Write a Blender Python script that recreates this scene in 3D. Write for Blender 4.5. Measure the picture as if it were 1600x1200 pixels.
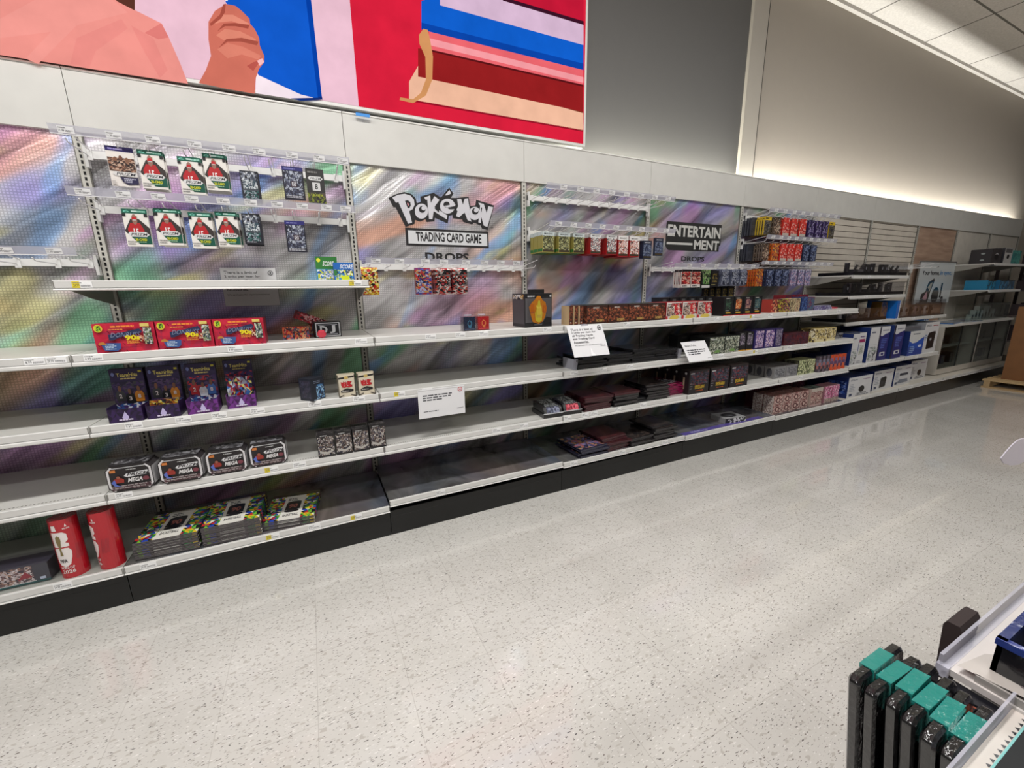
import bpy, math, random
from mathutils import Matrix, Vector
from mathutils.geometry import tessellate_polygon
for o in list(bpy.data.objects): bpy.data.objects.remove(o)
scn = bpy.context.scene
COL = scn.collection
PI = math.pi
# ---------------------------------------------------------------- camera, world, lights, exposure
CAMR = ((0.89912047, 0.1105898, -0.42350004), (-0.43739688, 0.19093711, -0.87876447), (-0.01632051, 0.97535271, 0.22004709))
CAMP = (0.92316466, -2.90367672, 1.43369268)
FPX = 639.35092
cd = bpy.data.cameras.new('camera'); cam = bpy.data.objects.new('camera', cd); COL.objects.link(cam)
cd.sensor_width = 36; cd.sensor_fit = 'HORIZONTAL'; cd.lens = FPX / 1600 * 36; cd.clip_start = 0.02; cd.clip_end = 100
cam.matrix_world = Matrix.Translation(CAMP) @ Matrix(CAMR).to_4x4()
scn.camera = cam
vs = scn.view_settings; vs.view_transform = 'Standard'; vs.look = 'None'; vs.gamma = 1; vs.use_curve_mapping = False
vs.exposure = -0.2
world = bpy.data.worlds.new('world'); scn.world = world; world.use_nodes = True
world.node_tree.nodes['Background'].inputs[0].default_value = (1.0, 0.98, 0.95, 1)
world.node_tree.nodes['Background'].inputs[1].default_value = 0.25

def area(name, loc, sx, sy, power, rot=(0, 0, 0), color=(1, 0.985, 0.96)):
    l = bpy.data.lights.new(name, 'AREA'); l.shape = 'RECTANGLE'; l.size = sx; l.size_y = sy; l.energy = power; l.color = color
    o = bpy.data.objects.new(name, l); COL.objects.link(o); o.location = loc; o.rotation_euler = rot
    return o
WALL_Y = 0.10; CEIL_Z = 4.31
for (x, y, p) in ((-1.6, -2.2, 88), (0.9, -2.2, 92), (3.4, -2.2, 58), (6.2, -2.4, 34), (9.2, -2.6, 26), (-1.6, -5.2, 60), (1.6, -5.2, 60), (4.8, -5.2, 38), (8.2, -5.4, 24)):
    area('ceiling_lamp', (x, y, CEIL_Z - 0.06), 1.2, 0.3, p)
area('cove_lamp', ((2.98 + 4.86) / 2, 0.02, 2.29), 1.86, 0.02, 36, (PI, 0, 0), (1, 0.98, 0.86))
area('cove_lamp', ((4.9 + 12.2) / 2, 0.02, 2.29), 7.2, 0.02, 140, (PI, 0, 0), (1, 0.98, 0.92))

# ---------------------------------------------------------------- helpers
def lin(c):
    r = []
    for v in c[:3]:
        v = v / 255.0
        r.append(v / 12.92 if v <= 0.04045 else ((v + 0.055) / 1.055) ** 2.4)
    return (r[0], r[1], r[2], 1.0)
def at(u, v, y):
    d = [CAMR[i][0] * (u - 800) / FPX + CAMR[i][1] * (600 - v) / FPX - CAMR[i][2] for i in range(3)]
    t = (y - CAMP[1]) / d[1]
    return (CAMP[0] + t * d[0], y, CAMP[2] + t * d[2])

def nodes(name):
    m = bpy.data.materials.new(name); m.use_nodes = True
    return m, m.node_tree, m.node_tree.nodes['Principled BSDF']
MAT = {}
def attr_mat(name, rough, metal=0.0, coat=0.0, spec=0.5, bump=0.0, bscale=40, trans=0.0, noise=0.0):
    m, t, b = nodes(name); a = t.nodes.new('ShaderNodeVertexColor'); a.layer_name = 'Col'
    b.inputs['Roughness'].default_value = rough; b.inputs['Metallic'].default_value = metal
    b.inputs['Coat Weight'].default_value = coat; b.inputs['Coat Roughness'].default_value = 0.1
    b.inputs['Specular IOR Level'].default_value = spec
    src = a.outputs[0]
    tc = t.nodes.new('ShaderNodeTexCoord')
    if noise:
        n = t.nodes.new('ShaderNodeTexNoise'); n.inputs['Scale'].default_value = 9; n.inputs['Detail'].default_value = 4
        t.links.new(tc.outputs['Object'], n.inputs['Vector'])
        r = t.nodes.new('ShaderNodeMapRange'); r.inputs[1].default_value = .3; r.inputs[2].default_value = .7; r.inputs[3].default_value = 1 - noise; r.inputs[4].default_value = 1
        t.links.new(n.outputs[0], r.inputs[0])
        mx = t.nodes.new('ShaderNodeMix'); mx.data_type = 'RGBA'; mx.blend_type = 'MULTIPLY'; mx.inputs[0].default_value = 1
        t.links.new(src, mx.inputs[6]); t.links.new(r.outputs[0], mx.inputs[7]); src = mx.outputs[2]
    t.links.new(src, b.inputs['Base Color'])
    if bump:
        n = t.nodes.new('ShaderNodeTexNoise'); n.inputs['Scale'].default_value = bscale; n.inputs['Detail'].default_value = 3
        t.links.new(tc.outputs['Object'], n.inputs['Vector'])
        bp = t.nodes.new('ShaderNodeBump'); bp.inputs['Strength'].default_value = bump; bp.inputs['Distance'].default_value = 0.004
        t.links.new(n.outputs[0], bp.inputs['Height']); t.links.new(bp.outputs[0], b.inputs['Normal'])
    MAT[name] = m
attr_mat('print', 0.42, noise=.08)
attr_mat('gloss', 0.16, coat=.5, bump=.25, bscale=60)
attr_mat('foil', 0.22, metal=.35, bump=.6, bscale=70)
attr_mat('steel', 0.32, noise=.06)
attr_mat('paper', 0.7)
attr_mat('matte', 0.75, noise=.12)
attr_mat('wall_paint', 0.8, noise=.015)
attr_mat('wrap', 0.12, coat=1.0, bump=.5, bscale=120)
# backlit print
m, t, b = nodes('backlit'); a = t.nodes.new('ShaderNodeVertexColor'); a.layer_name = 'Col'
e = t.nodes.new('ShaderNodeEmission'); e.inputs[1].default_value = 1.15
n = t.nodes.new('ShaderNodeTexNoise'); n.inputs['Scale'].default_value = 7; n.inputs['Detail'].default_value = 8
tc = t.nodes.new('ShaderNodeTexCoord'); t.links.new(tc.outputs['Object'], n.inputs['Vector'])
r = t.nodes.new('ShaderNodeMapRange'); r.inputs[1].default_value = .3; r.inputs[2].default_value = .7; r.inputs[3].default_value = .88; r.inputs[4].default_value = 1.04
t.links.new(n.outputs[0], r.inputs[0]); mx = t.nodes.new('ShaderNodeMix'); mx.data_type = 'RGBA'; mx.blend_type = 'MULTIPLY'; mx.inputs[0].default_value = 1
t.links.new(a.outputs[0], mx.inputs[6]); t.links.new(r.outputs[0], mx.inputs[7]); t.links.new(mx.outputs[2], e.inputs[0])
t.links.new(e.outputs[0], t.nodes['Material Output'].inputs[0]); MAT['backlit'] = m
# clear plastic and glass
def clear_mat(name, tint, mixf, rough):
    m, t, b = nodes(name); t.nodes.remove(b)
    tr = t.nodes.new('ShaderNodeBsdfTransparent'); tr.inputs[0].default_value = tint
    gl = t.nodes.new('ShaderNodeBsdfGlossy'); gl.inputs['Roughness'].default_value = rough
    lw = t.nodes.new('ShaderNodeLayerWeight'); lw.inputs[0].default_value = .5; fr = t.nodes.new('ShaderNodeMath'); fr.operation = 'POWER'; fr.inputs[1].default_value = 4.0; t.links.new(lw.outputs['Facing'], fr.inputs[0])
    ad = t.nodes.new('ShaderNodeMath'); ad.operation = 'ADD'; ad.inputs[1].default_value = mixf; ad.use_clamp = True
    mx = t.nodes.new('ShaderNodeMixShader')
    t.links.new(fr.outputs[0], ad.inputs[0]); t.links.new(ad.outputs[0], mx.inputs[0]); t.links.new(tr.outputs[0], mx.inputs[1]); t.links.new(gl.outputs[0], mx.inputs[2])
    t.links.new(mx.outputs[0], t.nodes['Material Output'].inputs[0]); MAT[name] = m
clear_mat('clear', (.94, .94, .95, 1), .05, .12)
clear_mat('glass', (.84, .88, .87, 1), .08, .03)
def frosted(name, col, alpha, rough=.3):
    m, t, b = nodes(name); b.inputs['Base Color'].default_value = lin(col); b.inputs['Roughness'].default_value = rough; b.inputs['Alpha'].default_value = alpha; MAT[name] = m
frosted('frost', (205, 205, 218), .42)

def holo(name, grid, dark=1.0, seed=0.0, scale=1.0, sat=.62):
    m, t, b = nodes(name); N = t.nodes; L = t.links
    tc = N.new('ShaderNodeTexCoord'); mp = N.new('ShaderNodeMapping'); mp.inputs['Location'].default_value = (seed, seed * .7, seed * .3)
    L.new(tc.outputs['Object'], mp.inputs[0])
    # broad patches of rainbow colour, one soft noise field per hue
    cur = None
    rgb = N.new('ShaderNodeRGB'); rgb.outputs[0].default_value = lin((168, 167, 168)); cur = rgb.outputs[0]
    for k, (c, sc, rot, lo, hi) in enumerate((((112, 104, 196), .95, .5, .50, .66), ((84, 176, 120), 1.05, -.7, .53, .68), ((206, 140, 104), 1.2, .8, .56, .70), ((176, 120, 178), 1.3, .2, .56, .70), ((96, 150, 206), 1.5, -.4, .58, .70), ((196, 190, 120), 1.6, 1.0, .60, .72))):
        mpk = N.new('ShaderNodeMapping'); mpk.inputs['Location'].default_value = (seed * 1.3 + k * 4.1, k * 2.0, seed * .7 + k * 3.3); mpk.vector_type = 'TEXTURE'; mpk.inputs['Rotation'].default_value = (0, -.75 + rot * .35, 0); mpk.inputs['Scale'].default_value = (1.5, 1, .62)
        L.new(tc.outputs['Object'], mpk.inputs[0])
        nk = N.new('ShaderNodeTexNoise'); nk.inputs['Scale'].default_value = sc * scale * 1.5; nk.inputs['Detail'].default_value = 1.5; nk.inputs['Distortion'].default_value = .6; L.new(mpk.outputs[0], nk.inputs['Vector'])
        rk = N.new('ShaderNodeMapRange'); rk.interpolation_type = 'SMOOTHSTEP'; rk.inputs[1].default_value = lo - .02; rk.inputs[2].default_value = hi + .0; rk.inputs[3].default_value = 0; rk.inputs[4].default_value = sat; L.new(nk.outputs[0], rk.inputs[0])
        mk = N.new('ShaderNodeMix'); mk.data_type = 'RGBA'; mk.inputs[7].default_value = lin(c); L.new(rk.outputs[0], mk.inputs[0]); L.new(cur, mk.inputs[6]); cur = mk.outputs[2]
    # creases: diagonal streaks
    n3 = N.new('ShaderNodeTexNoise'); n3.inputs['Scale'].default_value = 3.0; n3.inputs['Detail'].default_value = 4; n3.inputs['Distortion'].default_value = .8
    mp3 = N.new('ShaderNodeMapping'); mp3.vector_type = 'TEXTURE'; mp3.inputs['Rotation'].default_value = (0, -.6, 0); mp3.inputs['Scale'].default_value = (1.9, 1, .36); mp3.inputs['Location'].default_value = (seed * 2, 0, 5)
    L.new(tc.outputs['Object'], mp3.inputs[0]); L.new(mp3.outputs[0], n3.inputs['Vector'])
    r3 = N.new('ShaderNodeMapRange'); r3.inputs[1].default_value = .3; r3.inputs[2].default_value = .72; r3.inputs[3].default_value = .5; r3.inputs[4].default_value = 2.0
    L.new(n3.outputs[0], r3.inputs[0])
    m2 = N.new('ShaderNodeMix'); m2.data_type = 'RGBA'; m2.blend_type = 'MULTIPLY'; m2.inputs[0].default_value = 1
    L.new(cur, m2.inputs[6]); L.new(r3.outputs[0], m2.inputs[7])
    out = m2.outputs[2]
    if grid:
        sp = N.new('ShaderNodeSeparateXYZ'); L.new(tc.outputs['Object'], sp.inputs[0])
        def saw(o):
            a = N.new('ShaderNodeMath'); a.operation = 'MULTIPLY'; a.inputs[1].default_value = 1 / .0127; L.new(o, a.inputs[0])
            f = N.new('ShaderNodeMath'); f.operation = 'FRACT'; L.new(a.outputs[0], f.inputs[0])
            g = N.new('ShaderNodeMath'); g.operation = 'GREATER_THAN'; g.inputs[1].default_value = .36; L.new(f.outputs[0], g.inputs[0]); return g.outputs[0]
        mu = N.new('ShaderNodeMath'); mu.operation = 'MULTIPLY'; L.new(saw(sp.outputs[0]), mu.inputs[0]); L.new(saw(sp.outputs[2]), mu.inputs[1])
        m3 = N.new('ShaderNodeMix'); m3.data_type = 'RGBA'; m3.blend_type = 'MULTIPLY'; m3.inputs[0].default_value = 1
        rr = N.new('ShaderNodeMapRange'); rr.inputs[3].default_value = .84; rr.inputs[4].default_value = 1.22; L.new(mu.outputs[0], rr.inputs[0])
        L.new(out, m3.inputs[6]); L.new(rr.outputs[0], m3.inputs[7]); out = m3.outputs[2]
    if dark != 1.0:
        m4 = N.new('ShaderNodeMix'); m4.data_type = 'RGBA'; m4.blend_type = 'MULTIPLY'; m4.inputs[0].default_value = 1; m4.inputs[7].default_value = (dark, dark, dark, 1)
        L.new(out, m4.inputs[6]); out = m4.outputs[2]
    L.new(out, b.inputs['Base Color'])
    b.inputs['Metallic'].default_value = .4; b.inputs['Roughness'].default_value = .26
    bp = N.new('ShaderNodeBump'); bp.inputs['Strength'].default_value = .5; bp.inputs['Distance'].default_value = .02; L.new(n3.outputs[0], bp.inputs['Height']); L.new(bp.outputs[0], b.inputs['Normal'])
    MAT[name] = m
holo('holo_grid', True, 1.15, 3.1)
holo('holo_grid_middle', True, 1.15, 11.4)
holo('holo_smooth', False, .9, 5.2)
holo('holo_deck', False, .36, 8.0, .7, .18)

# floor
m, t, b = nodes('floor_tiles'); N = t.nodes; L = t.links
tc = N.new('ShaderNodeTexCoord')
base = N.new('ShaderNodeTexNoise'); base.inputs['Scale'].default_value = 2.2; base.inputs['Detail'].default_value = 6; L.new(tc.outputs['Object'], base.inputs['Vector'])
cr = N.new('ShaderNodeValToRGB'); cr.color_ramp.elements[0].position = .3; cr.color_ramp.elements[0].color = lin((198, 196, 190)); cr.color_ramp.elements[1].position = .7; cr.color_ramp.elements[1].color = lin((209, 207, 202)); L.new(base.outputs[0], cr.inputs[0])
cur = cr.outputs[0]
def fleck(cur, rot, loc, sc, thr, col, st=(1, 3.6, 1)):
    mp = N.new('ShaderNodeMapping'); mp.inputs['Rotation'].default_value = (0, 0, rot); mp.inputs['Location'].default_value = loc; mp.inputs['Scale'].default_value = st
    L.new(tc.outputs['Object'], mp.inputs[0])
    n = N.new('ShaderNodeTexNoise'); n.inputs['Scale'].default_value = sc; n.inputs['Detail'].default_value = 1.0; n.inputs['Roughness'].default_value = .6; L.new(mp.outputs[0], n.inputs['Vector'])
    r = N.new('ShaderNodeMapRange'); r.inputs[1].default_value = thr; r.inputs[2].default_value = thr + .035; L.new(n.outputs[0], r.inputs[0])
    mx = N.new('ShaderNodeMix'); mx.data_type = 'RGBA'; mx.inputs[7].default_value = lin(col); L.new(r.outputs[0], mx.inputs[0]); L.new(cur, mx.inputs[6]); return mx.outputs[2]
cur = fleck(cur, .5, (0, 0, 0), 50, .675, (112, 108, 104))
cur = fleck(cur, 1.5, (5, 2, 0), 55, .675, (120, 112, 106))
cur = fleck(cur, 2.5, (9, 7, 0), 48, .69, (100, 97, 95))
cur = fleck(cur, -.3, (3, 9, 0), 44, .66, (224, 222, 218))
cur = fleck(cur, 1.0, (13, 4, 0), 30, .64, (184, 180, 173), (1, 2, 1))
sp = N.new('ShaderNodeSeparateXYZ'); L.new(tc.outputs['Object'], sp.inputs[0])
def seam(o, off):
    a = N.new('ShaderNodeMath'); a.operation = 'MULTIPLY_ADD'; a.inputs[1].default_value = 1 / .313; a.inputs[2].default_value = off; L.new(o, a.inputs[0])
    f = N.new('ShaderNodeMath'); f.operation = 'FRACT'; L.new(a.outputs[0], f.inputs[0])
    g = N.new('ShaderNodeMath'); g.operation = 'LESS_THAN'; g.inputs[1].default_value = .009; L.new(f.outputs[0], g.inputs[0]); return g.outputs[0]
mxs = N.new('ShaderNodeMath'); mxs.operation = 'MAXIMUM'; L.new(seam(sp.outputs[0], .476), mxs.inputs[0]); L.new(seam(sp.outputs[1], .131), mxs.inputs[1])
ms = N.new('ShaderNodeMath'); ms.operation = 'MULTIPLY'; ms.inputs[1].default_value = .3; L.new(mxs.outputs[0], ms.inputs[0])
mx = N.new('ShaderNodeMix'); mx.data_type = 'RGBA'; mx.inputs[7].default_value = lin((140, 134, 126)); L.new(ms.outputs[0], mx.inputs[0]); L.new(cur, mx.inputs[6])
sn = N.new('ShaderNodeVectorMath'); sn.operation = 'SNAP'; sn.inputs[1].default_value = (.313, .313, 50); ofs = N.new('ShaderNodeVectorMath'); ofs.operation = 'ADD'; ofs.inputs[1].default_value = (.476 * .313, .131 * .313, 0)
L.new(tc.outputs['Object'], ofs.inputs[0]); L.new(ofs.outputs[0], sn.inputs[0]); wn = N.new('ShaderNodeTexWhiteNoise'); L.new(sn.outputs[0], wn.inputs['Vector'])
tr_ = N.new('ShaderNodeMapRange'); tr_.inputs[3].default_value = .968; tr_.inputs[4].default_value = 1.018; L.new(wn.outputs[0], tr_.inputs[0])
tm_ = N.new('ShaderNodeMix'); tm_.data_type = 'RGBA'; tm_.blend_type = 'MULTIPLY'; tm_.inputs[0].default_value = 1; L.new(mx.outputs[2], tm_.inputs[6]); L.new(tr_.outputs[0], tm_.inputs[7])
L.new(tm_.outputs[2], b.inputs['Base Color']); b.inputs['Roughness'].default_value = .14; b.inputs['Specular IOR Level'].default_value = .6; b.inputs['Coat Weight'].default_value = .75; b.inputs['Coat Roughness'].default_value = .025
wv = N.new('ShaderNodeTexNoise'); wv.inputs['Scale'].default_value = 3; L.new(tc.outputs['Object'], wv.inputs['Vector'])
bp = N.new('ShaderNodeBump'); bp.inputs['Strength'].default_value = .04; bp.inputs['Distance'].default_value = .02; L.new(wv.outputs[0], bp.inputs['Height']); L.new(bp.outputs[0], b.inputs['Normal'])
MAT['floor_tiles'] = m
# wood panel
m, t, b = nodes('wood'); N = t.nodes; L = t.links
tc = N.new('ShaderNodeTexCoord'); mp = N.new('ShaderNodeMapping'); mp.inputs['Scale'].default_value = (1, 1, 7); L.new(tc.outputs['Object'], mp.inputs[0])
n = N.new('ShaderNodeTexNoise'); n.inputs['Scale'].default_value = 2.5; n.inputs['Detail'].default_value = 6; L.new(mp.outputs[0], n.inputs['Vector'])
cr = N.new('ShaderNodeValToRGB'); cr.color_ramp.elements[0].position = .3; cr.color_ramp.elements[0].color = lin((150, 122, 104)); cr.color_ramp.elements[1].position = .7; cr.color_ramp.elements[1].color = lin((186, 158, 138)); L.new(n.outputs[0], cr.inputs[0]); L.new(cr.outputs[0], b.inputs['Base Color']); b.inputs['Roughness'].default_value = .5
MAT['wood'] = m
# ceiling tiles
m, t, b = nodes('ceiling_tiles'); N = t.nodes; L = t.links
tc = N.new('ShaderNodeTexCoord'); sp = N.new('ShaderNodeSeparateXYZ'); L.new(tc.outputs['Object'], sp.inputs[0])
def cseam(o, off):
    a = N.new('ShaderNodeMath'); a.operation = 'MULTIPLY_ADD'; a.inputs[1].default_value = 1 / 1.245; a.inputs[2].default_value = off; L.new(o, a.inputs[0])
    f = N.new('ShaderNodeMath'); f.operation = 'FRACT'; L.new(a.outputs[0], f.inputs[0])
    g = N.new('ShaderNodeMath'); g.operation = 'LESS_THAN'; g.inputs[1].default_value = .016; L.new(f.outputs[0], g.inputs[0]); return g.outputs[0]
mxs = N.new('ShaderNodeMath'); mxs.operation = 'MAXIMUM'; L.new(cseam(sp.outputs[0], -.42), mxs.inputs[0]); L.new(cseam(sp.outputs[1], .42), mxs.inputs[1])
nz = N.new('ShaderNodeTexNoise'); nz.inputs['Scale'].default_value = 60; L.new(tc.outputs['Object'], nz.inputs['Vector'])
cr = N.new('ShaderNodeValToRGB'); cr.color_ramp.elements[0].position = .3; cr.color_ramp.elements[0].color = lin((196, 192, 186)); cr.color_ramp.elements[1].position = .7; cr.color_ramp.elements[1].color = lin((212, 208, 202)); L.new(nz.outputs[0], cr.inputs[0])
mx = N.new('ShaderNodeMix'); mx.data_type = 'RGBA'; mx.inputs[7].default_value = lin((104, 100, 94)); L.new(mxs.outputs[0], mx.inputs[0]); L.new(cr.outputs[0], mx.inputs[6]); L.new(mx.outputs[2], b.inputs['Base Color']); b.inputs['Roughness'].default_value = .9
MAT['ceiling_tiles'] = m

# ---------------------------------------------------------------- text cache
_tc = {}
def text_tris(s, bold=0.0):
    k = (s, bold)
    if k in _tc: return _tc[k]
    cu = bpy.data.curves.new('t', 'FONT'); cu.body = s; cu.resolution_u = 2; cu.offset = bold
    ob = bpy.data.objects.new('t', cu); COL.objects.link(ob)
    me = ob.to_mesh()
    vs_ = [(v.co.x, v.co.y) for v in me.vertices]; fs = [tuple(p.vertices) for p in me.polygons]
    ob.to_mesh_clear(); bpy.data.objects.remove(ob); bpy.data.curves.remove(cu)
    x0 = min(v[0] for v in vs_); x1 = max(v[0] for v in vs_); y0 = min(v[1] for v in vs_); y1 = max(v[1] for v in vs_)
    out = ([((x - x0) / (x1 - x0), (y - y0) / (y1 - y0)) for x, y in vs_], fs)
    _tc[k] = out; return out

class MB:
    def __init__(s): s.v = []; s.f = []; s.c = []; s.m = []
    def poly(s, pts, col, mi=0):
        i = len(s.v); s.v += [tuple(p) for p in pts]; s.f.append(tuple(range(i, i + len(pts)))); s.c.append(lin(col)); s.m.append(mi)
    def box(s, x0, x1, y0, y1, z0, z1, col, mi=0, top=None, front=None, side=None, bottom=None):
        P = [(x0, y0, z0), (x1, y0, z0), (x1, y1, z0), (x0, y1, z0), (x0, y0, z1), (x1, y0, z1), (x1, y1, z1), (x0, y1, z1)]
        i = len(s.v); s.v += P
        for q, c in (((0, 1, 5, 4), front), ((1, 2, 6, 5), side), ((2, 3, 7, 6), None), ((3, 0, 4, 7), side), ((4, 5, 6, 7), top), ((3, 2, 1, 0), bottom)):
            s.f.append(tuple(i + k for k in q)); s.c.append(lin(c or col)); s.m.append(mi)
    def prism(s, prof, x0, x1, col, mi=0):       # (y,z) outline extruded along x
        n = len(prof); i = len(s.v); s.v += [(x0, p[0], p[1]) for p in prof] + [(x1, p[0], p[1]) for p in prof]
        for k in range(n):
            s.f.append((i + k, i + (k + 1) % n, i + n + (k + 1) % n, i + n + k)); s.c.append(lin(col)); s.m.append(mi)
        for a in (tuple(i + k for k in reversed(range(n))), tuple(i + n + k for k in range(n))):
            s.f.append(a); s.c.append(lin(col)); s.m.append(mi)
    def tube(s, p, q, r, col, mi=0, n=6):
        p = Vector(p); q = Vector(q); d = (q - p).normalized(); a = d.orthogonal().normalized(); b_ = d.cross(a); i = len(s.v)
        for c_ in (p, q):
            for k in range(n):
                w = c_ + (a * math.cos(2 * PI * k / n) + b_ * math.sin(2 * PI * k / n)) * r; s.v.append(tuple(w))
        for k in range(n):
            s.f.append((i + k, i + (k + 1) % n, i + n + (k + 1) % n, i + n + k)); s.c.append(lin(col)); s.m.append(mi)
        s.f.append(tuple(i + k for k in reversed(range(n)))); s.c.append(lin(col)); s.m.append(mi)
        s.f.append(tuple(i + n + k for k in range(n))); s.c.append(lin(col)); s.m.append(mi)
    def tess(s, pts2, fn, col, mi=0):
        if abs(sum(pts2[k][0] * pts2[(k + 1) % len(pts2)][1] - pts2[(k + 1) % len(pts2)][0] * pts2[k][1] for k in range(len(pts2)))) < 1e-12: return
        tr = tessellate_polygon([[Vector((p[0], p[1], 0)) for p in pts2]])
        i = len(s.v); s.v += [fn(*p) for p in pts2]
        for q in tr:
            a, b_, c_ = [pts2[k] for k in q]
            if (b_[0] - a[0]) * (c_[1] - a[1]) - (c_[0] - a[0]) * (b_[1] - a[1]) < 0: q = (q[0], q[2], q[1])
            s.f.append(tuple(i + k for k in q)); s.c.append(lin(col)); s.m.append(mi)
    def art(s, O, U, V, w, h, shapes, mi=0, eps=.0004):
        O = Vector(O); U = Vector(U); V = Vector(V); Nn = U.cross(V).normalized(); k = [1]
        def fn(x, y): return tuple(O + U * (x * w) + V * (y * h) + Nn * (eps * k[0]))
        for sh in shapes:
            ty = sh[0]
            if ty == 'r': s.tess([(sh[1], sh[2]), (sh[3], sh[2]), (sh[3], sh[4]), (sh[1], sh[4])], fn, sh[5], mi)
            elif ty == 'p': s.tess(sh[1], fn, sh[2], mi)
            elif ty == 'e': s.tess([(sh[1] + sh[3] * math.cos(a * PI / 8), sh[2] + sh[4] * math.sin(a * PI / 8)) for a in range(16)], fn, sh[5], mi)
            elif ty == 't':
                vv, ff = text_tris(sh[1], sh[7] if len(sh) > 7 else 0.0); i = len(s.v)
                sk = sh[8] if len(sh) > 8 else 0.0
                s.v += [fn(sh[2] + x * (sh[4] - sh[2]) + y * sk, sh[3] + y * (sh[5] - sh[3])) for x, y in vv]
                for q in ff: s.f.append(tuple(i + a for a in q)); s.c.append(lin(sh[6])); s.m.append(mi)
            elif ty == 'n':
                _, x0, y0, x1, y1, cols, nx, ny, sd = sh; rr = random.Random(sd); nx = max(1, round(nx * 1.5)); ny = max(1, round(ny * 1.5))
                G = [[(x0 + (x1 - x0) * (a + (rr.uniform(-.35, .35) if 0 < a < nx else 0)) / nx, y0 + (y1 - y0) * (c_ + (rr.uniform(-.35, .35) if 0 < c_ < ny else 0)) / ny) for c_ in range(ny + 1)] for a in range(nx + 1)]
                for a in range(nx):
                    for c_ in range(ny):
                        q = [G[a][c_], G[a + 1][c_], G[a + 1][c_ + 1], G[a][c_ + 1]]
                        if rr.random() < .5: ts = ((0, 1, 2), (0, 2, 3))
                        else: ts = ((0, 1, 3), (1, 2, 3))
                        for tt in ts: s.poly([fn(*q[z]) for z in tt], rr.choice(cols), mi)
            elif ty == 'l':
                _, x0, y0, x1, y1, n_, col = sh; rr = random.Random(n_ * 7 + int(x0 * 100)); hh = (y1 - y0) / n_
                for a in range(n_):
                    x = x0; e_ = x1 - (x1 - x0) * rr.choice((0, .05, .2, .35))
                    while x < e_ - .01:
                        ww = (x1 - x0) * rr.uniform(.08, .22); xe = min(x + ww, e_)
                        yb = y1 - (a + .8) * hh
                        s.tess([(x, yb), (xe, yb), (xe, yb + hh * .5), (x, yb + hh * .5)], fn, col, mi); x = xe + (x1 - x0) * .03
            k[0] += 1
    def mesh(s, name, mats):
        me = bpy.data.meshes.new(name); me.from_pydata(s.v, [], s.f); me.update()
        for mm in mats: me.materials.append(MAT[mm])
        ca = me.color_attributes.new('Col', 'FLOAT_COLOR', 'CORNER'); d = []
        for p in me.polygons:
            p.material_index = s.m[p.index]
            for _ in range(p.loop_total): d += s.c[p.index]
        ca.data.foreach_set('color', d); return me
    def build(s, name, mats=('print',), parent=None, loc=None, rot=None, label=None, cat=None, group=None, kind=None, bevel=0):
        o = bpy.data.objects.new(name, s.mesh(name, mats)); COL.objects.link(o)
        if parent: o.parent = parent
        if loc: o.location = loc
        if rot is not None: o.rotation_euler = rot if isinstance(rot, tuple) else (0, 0, rot)
        tag(o, label, cat, group, kind)
        if bevel:
            bv = o.modifiers.new('bevel', 'BEVEL'); bv.width = bevel; bv.segments = 2; bv.limit_method = 'ANGLE'
        return o
def tag(o, label=None, cat=None, group=None, kind=None):
    if label: o['label'] = label
    if cat: o['category'] = cat
    if group: o['group'] = group
    if kind: o['kind'] = kind
def empty(name, loc, label=None, cat=None, group=None, rot=0, kind=None):
    o = bpy.data.objects.new(name, None); COL.objects.link(o); o.location = loc; o.rotation_euler = rot if isinstance(rot, tuple) else (0, 0, rot); o.empty_display_size = .05
    tag(o, label, cat, group, kind); return o
def clone(o, loc, rot=None, label=None, group=None, parent=None, scale=None):
    c = o.copy(); COL.objects.link(c); c.parent = parent; c.location = loc
    if rot is not None: c.rotation_euler = rot if isinstance(rot, tuple) else (0, 0, rot)
    if scale: c.scale = scale
    for k in ('label', 'group'):
        if parent is None and k in c and ((k == 'label' and label) or k == 'group'): del c[k]
    if label: c['label'] = label
    if group: c['group'] = group
    for ch in list(o.children):
        d = ch.copy(); COL.objects.link(d); d.parent = c
        for g in ch.children:
            h = g.copy(); COL.objects.link(h); h.parent = d
    return c
class Stock:          # keeps one prototype per kind; first placing uses it, later ones copy it
    def __init__(s, o): s.o = o; s.used = False
    def put(s, loc, rot=0, label=None, group=None, scale=None):
        if not s.used:
            s.used = True; o = s.o; o.location = loc; o.rotation_euler = rot if isinstance(rot, tuple) else (0, 0, rot)
            if scale: o.scale = scale
            if label: o['label'] = label
            if group: o['group'] = group
            return o
        return clone(s.o, loc, rot, label, group, None, scale)
UX = (1, 0, 0); UZ = (0, 0, 1); UY = (0, 1, 0)
WHITE = (222, 221, 216); SHELF = (206, 205, 200)

# ---------------------------------------------------------------- setting
b_ = MB(); b_.box(-7, 16, -9, WALL_Y, -.05, 0, (255, 255, 255)); b_.build('floor', ('floor_tiles',), kind='structure')
b_ = MB(); b_.box(-7, 16, -9, WALL_Y, CEIL_Z, CEIL_Z + .05, (255, 255, 255)); b_.build('ceiling', ('ceiling_tiles',), kind='structure')
b_ = MB(); b_.box(-7, 4.99, WALL_Y, WALL_Y + .1, 0, CEIL_Z, (96, 95, 94)); b_.box(4.99, 16, WALL_Y, WALL_Y + .1, 0, CEIL_Z, (168, 160, 149)); b_.build('wall_back', ('wall_paint',), kind='structure')
b_ = MB(); b_.box(16, 16.1, -9, WALL_Y, 0, CEIL_Z, (120, 116, 112)); b_.build('wall_right', ('wall_paint',), kind='structure')
b_ = MB(); b_.box(-7.1, -7, -9, WALL_Y, 0, CEIL_Z, (170, 166, 160)); b_.build('wall_left', ('wall_paint',), kind='structure')
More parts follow.
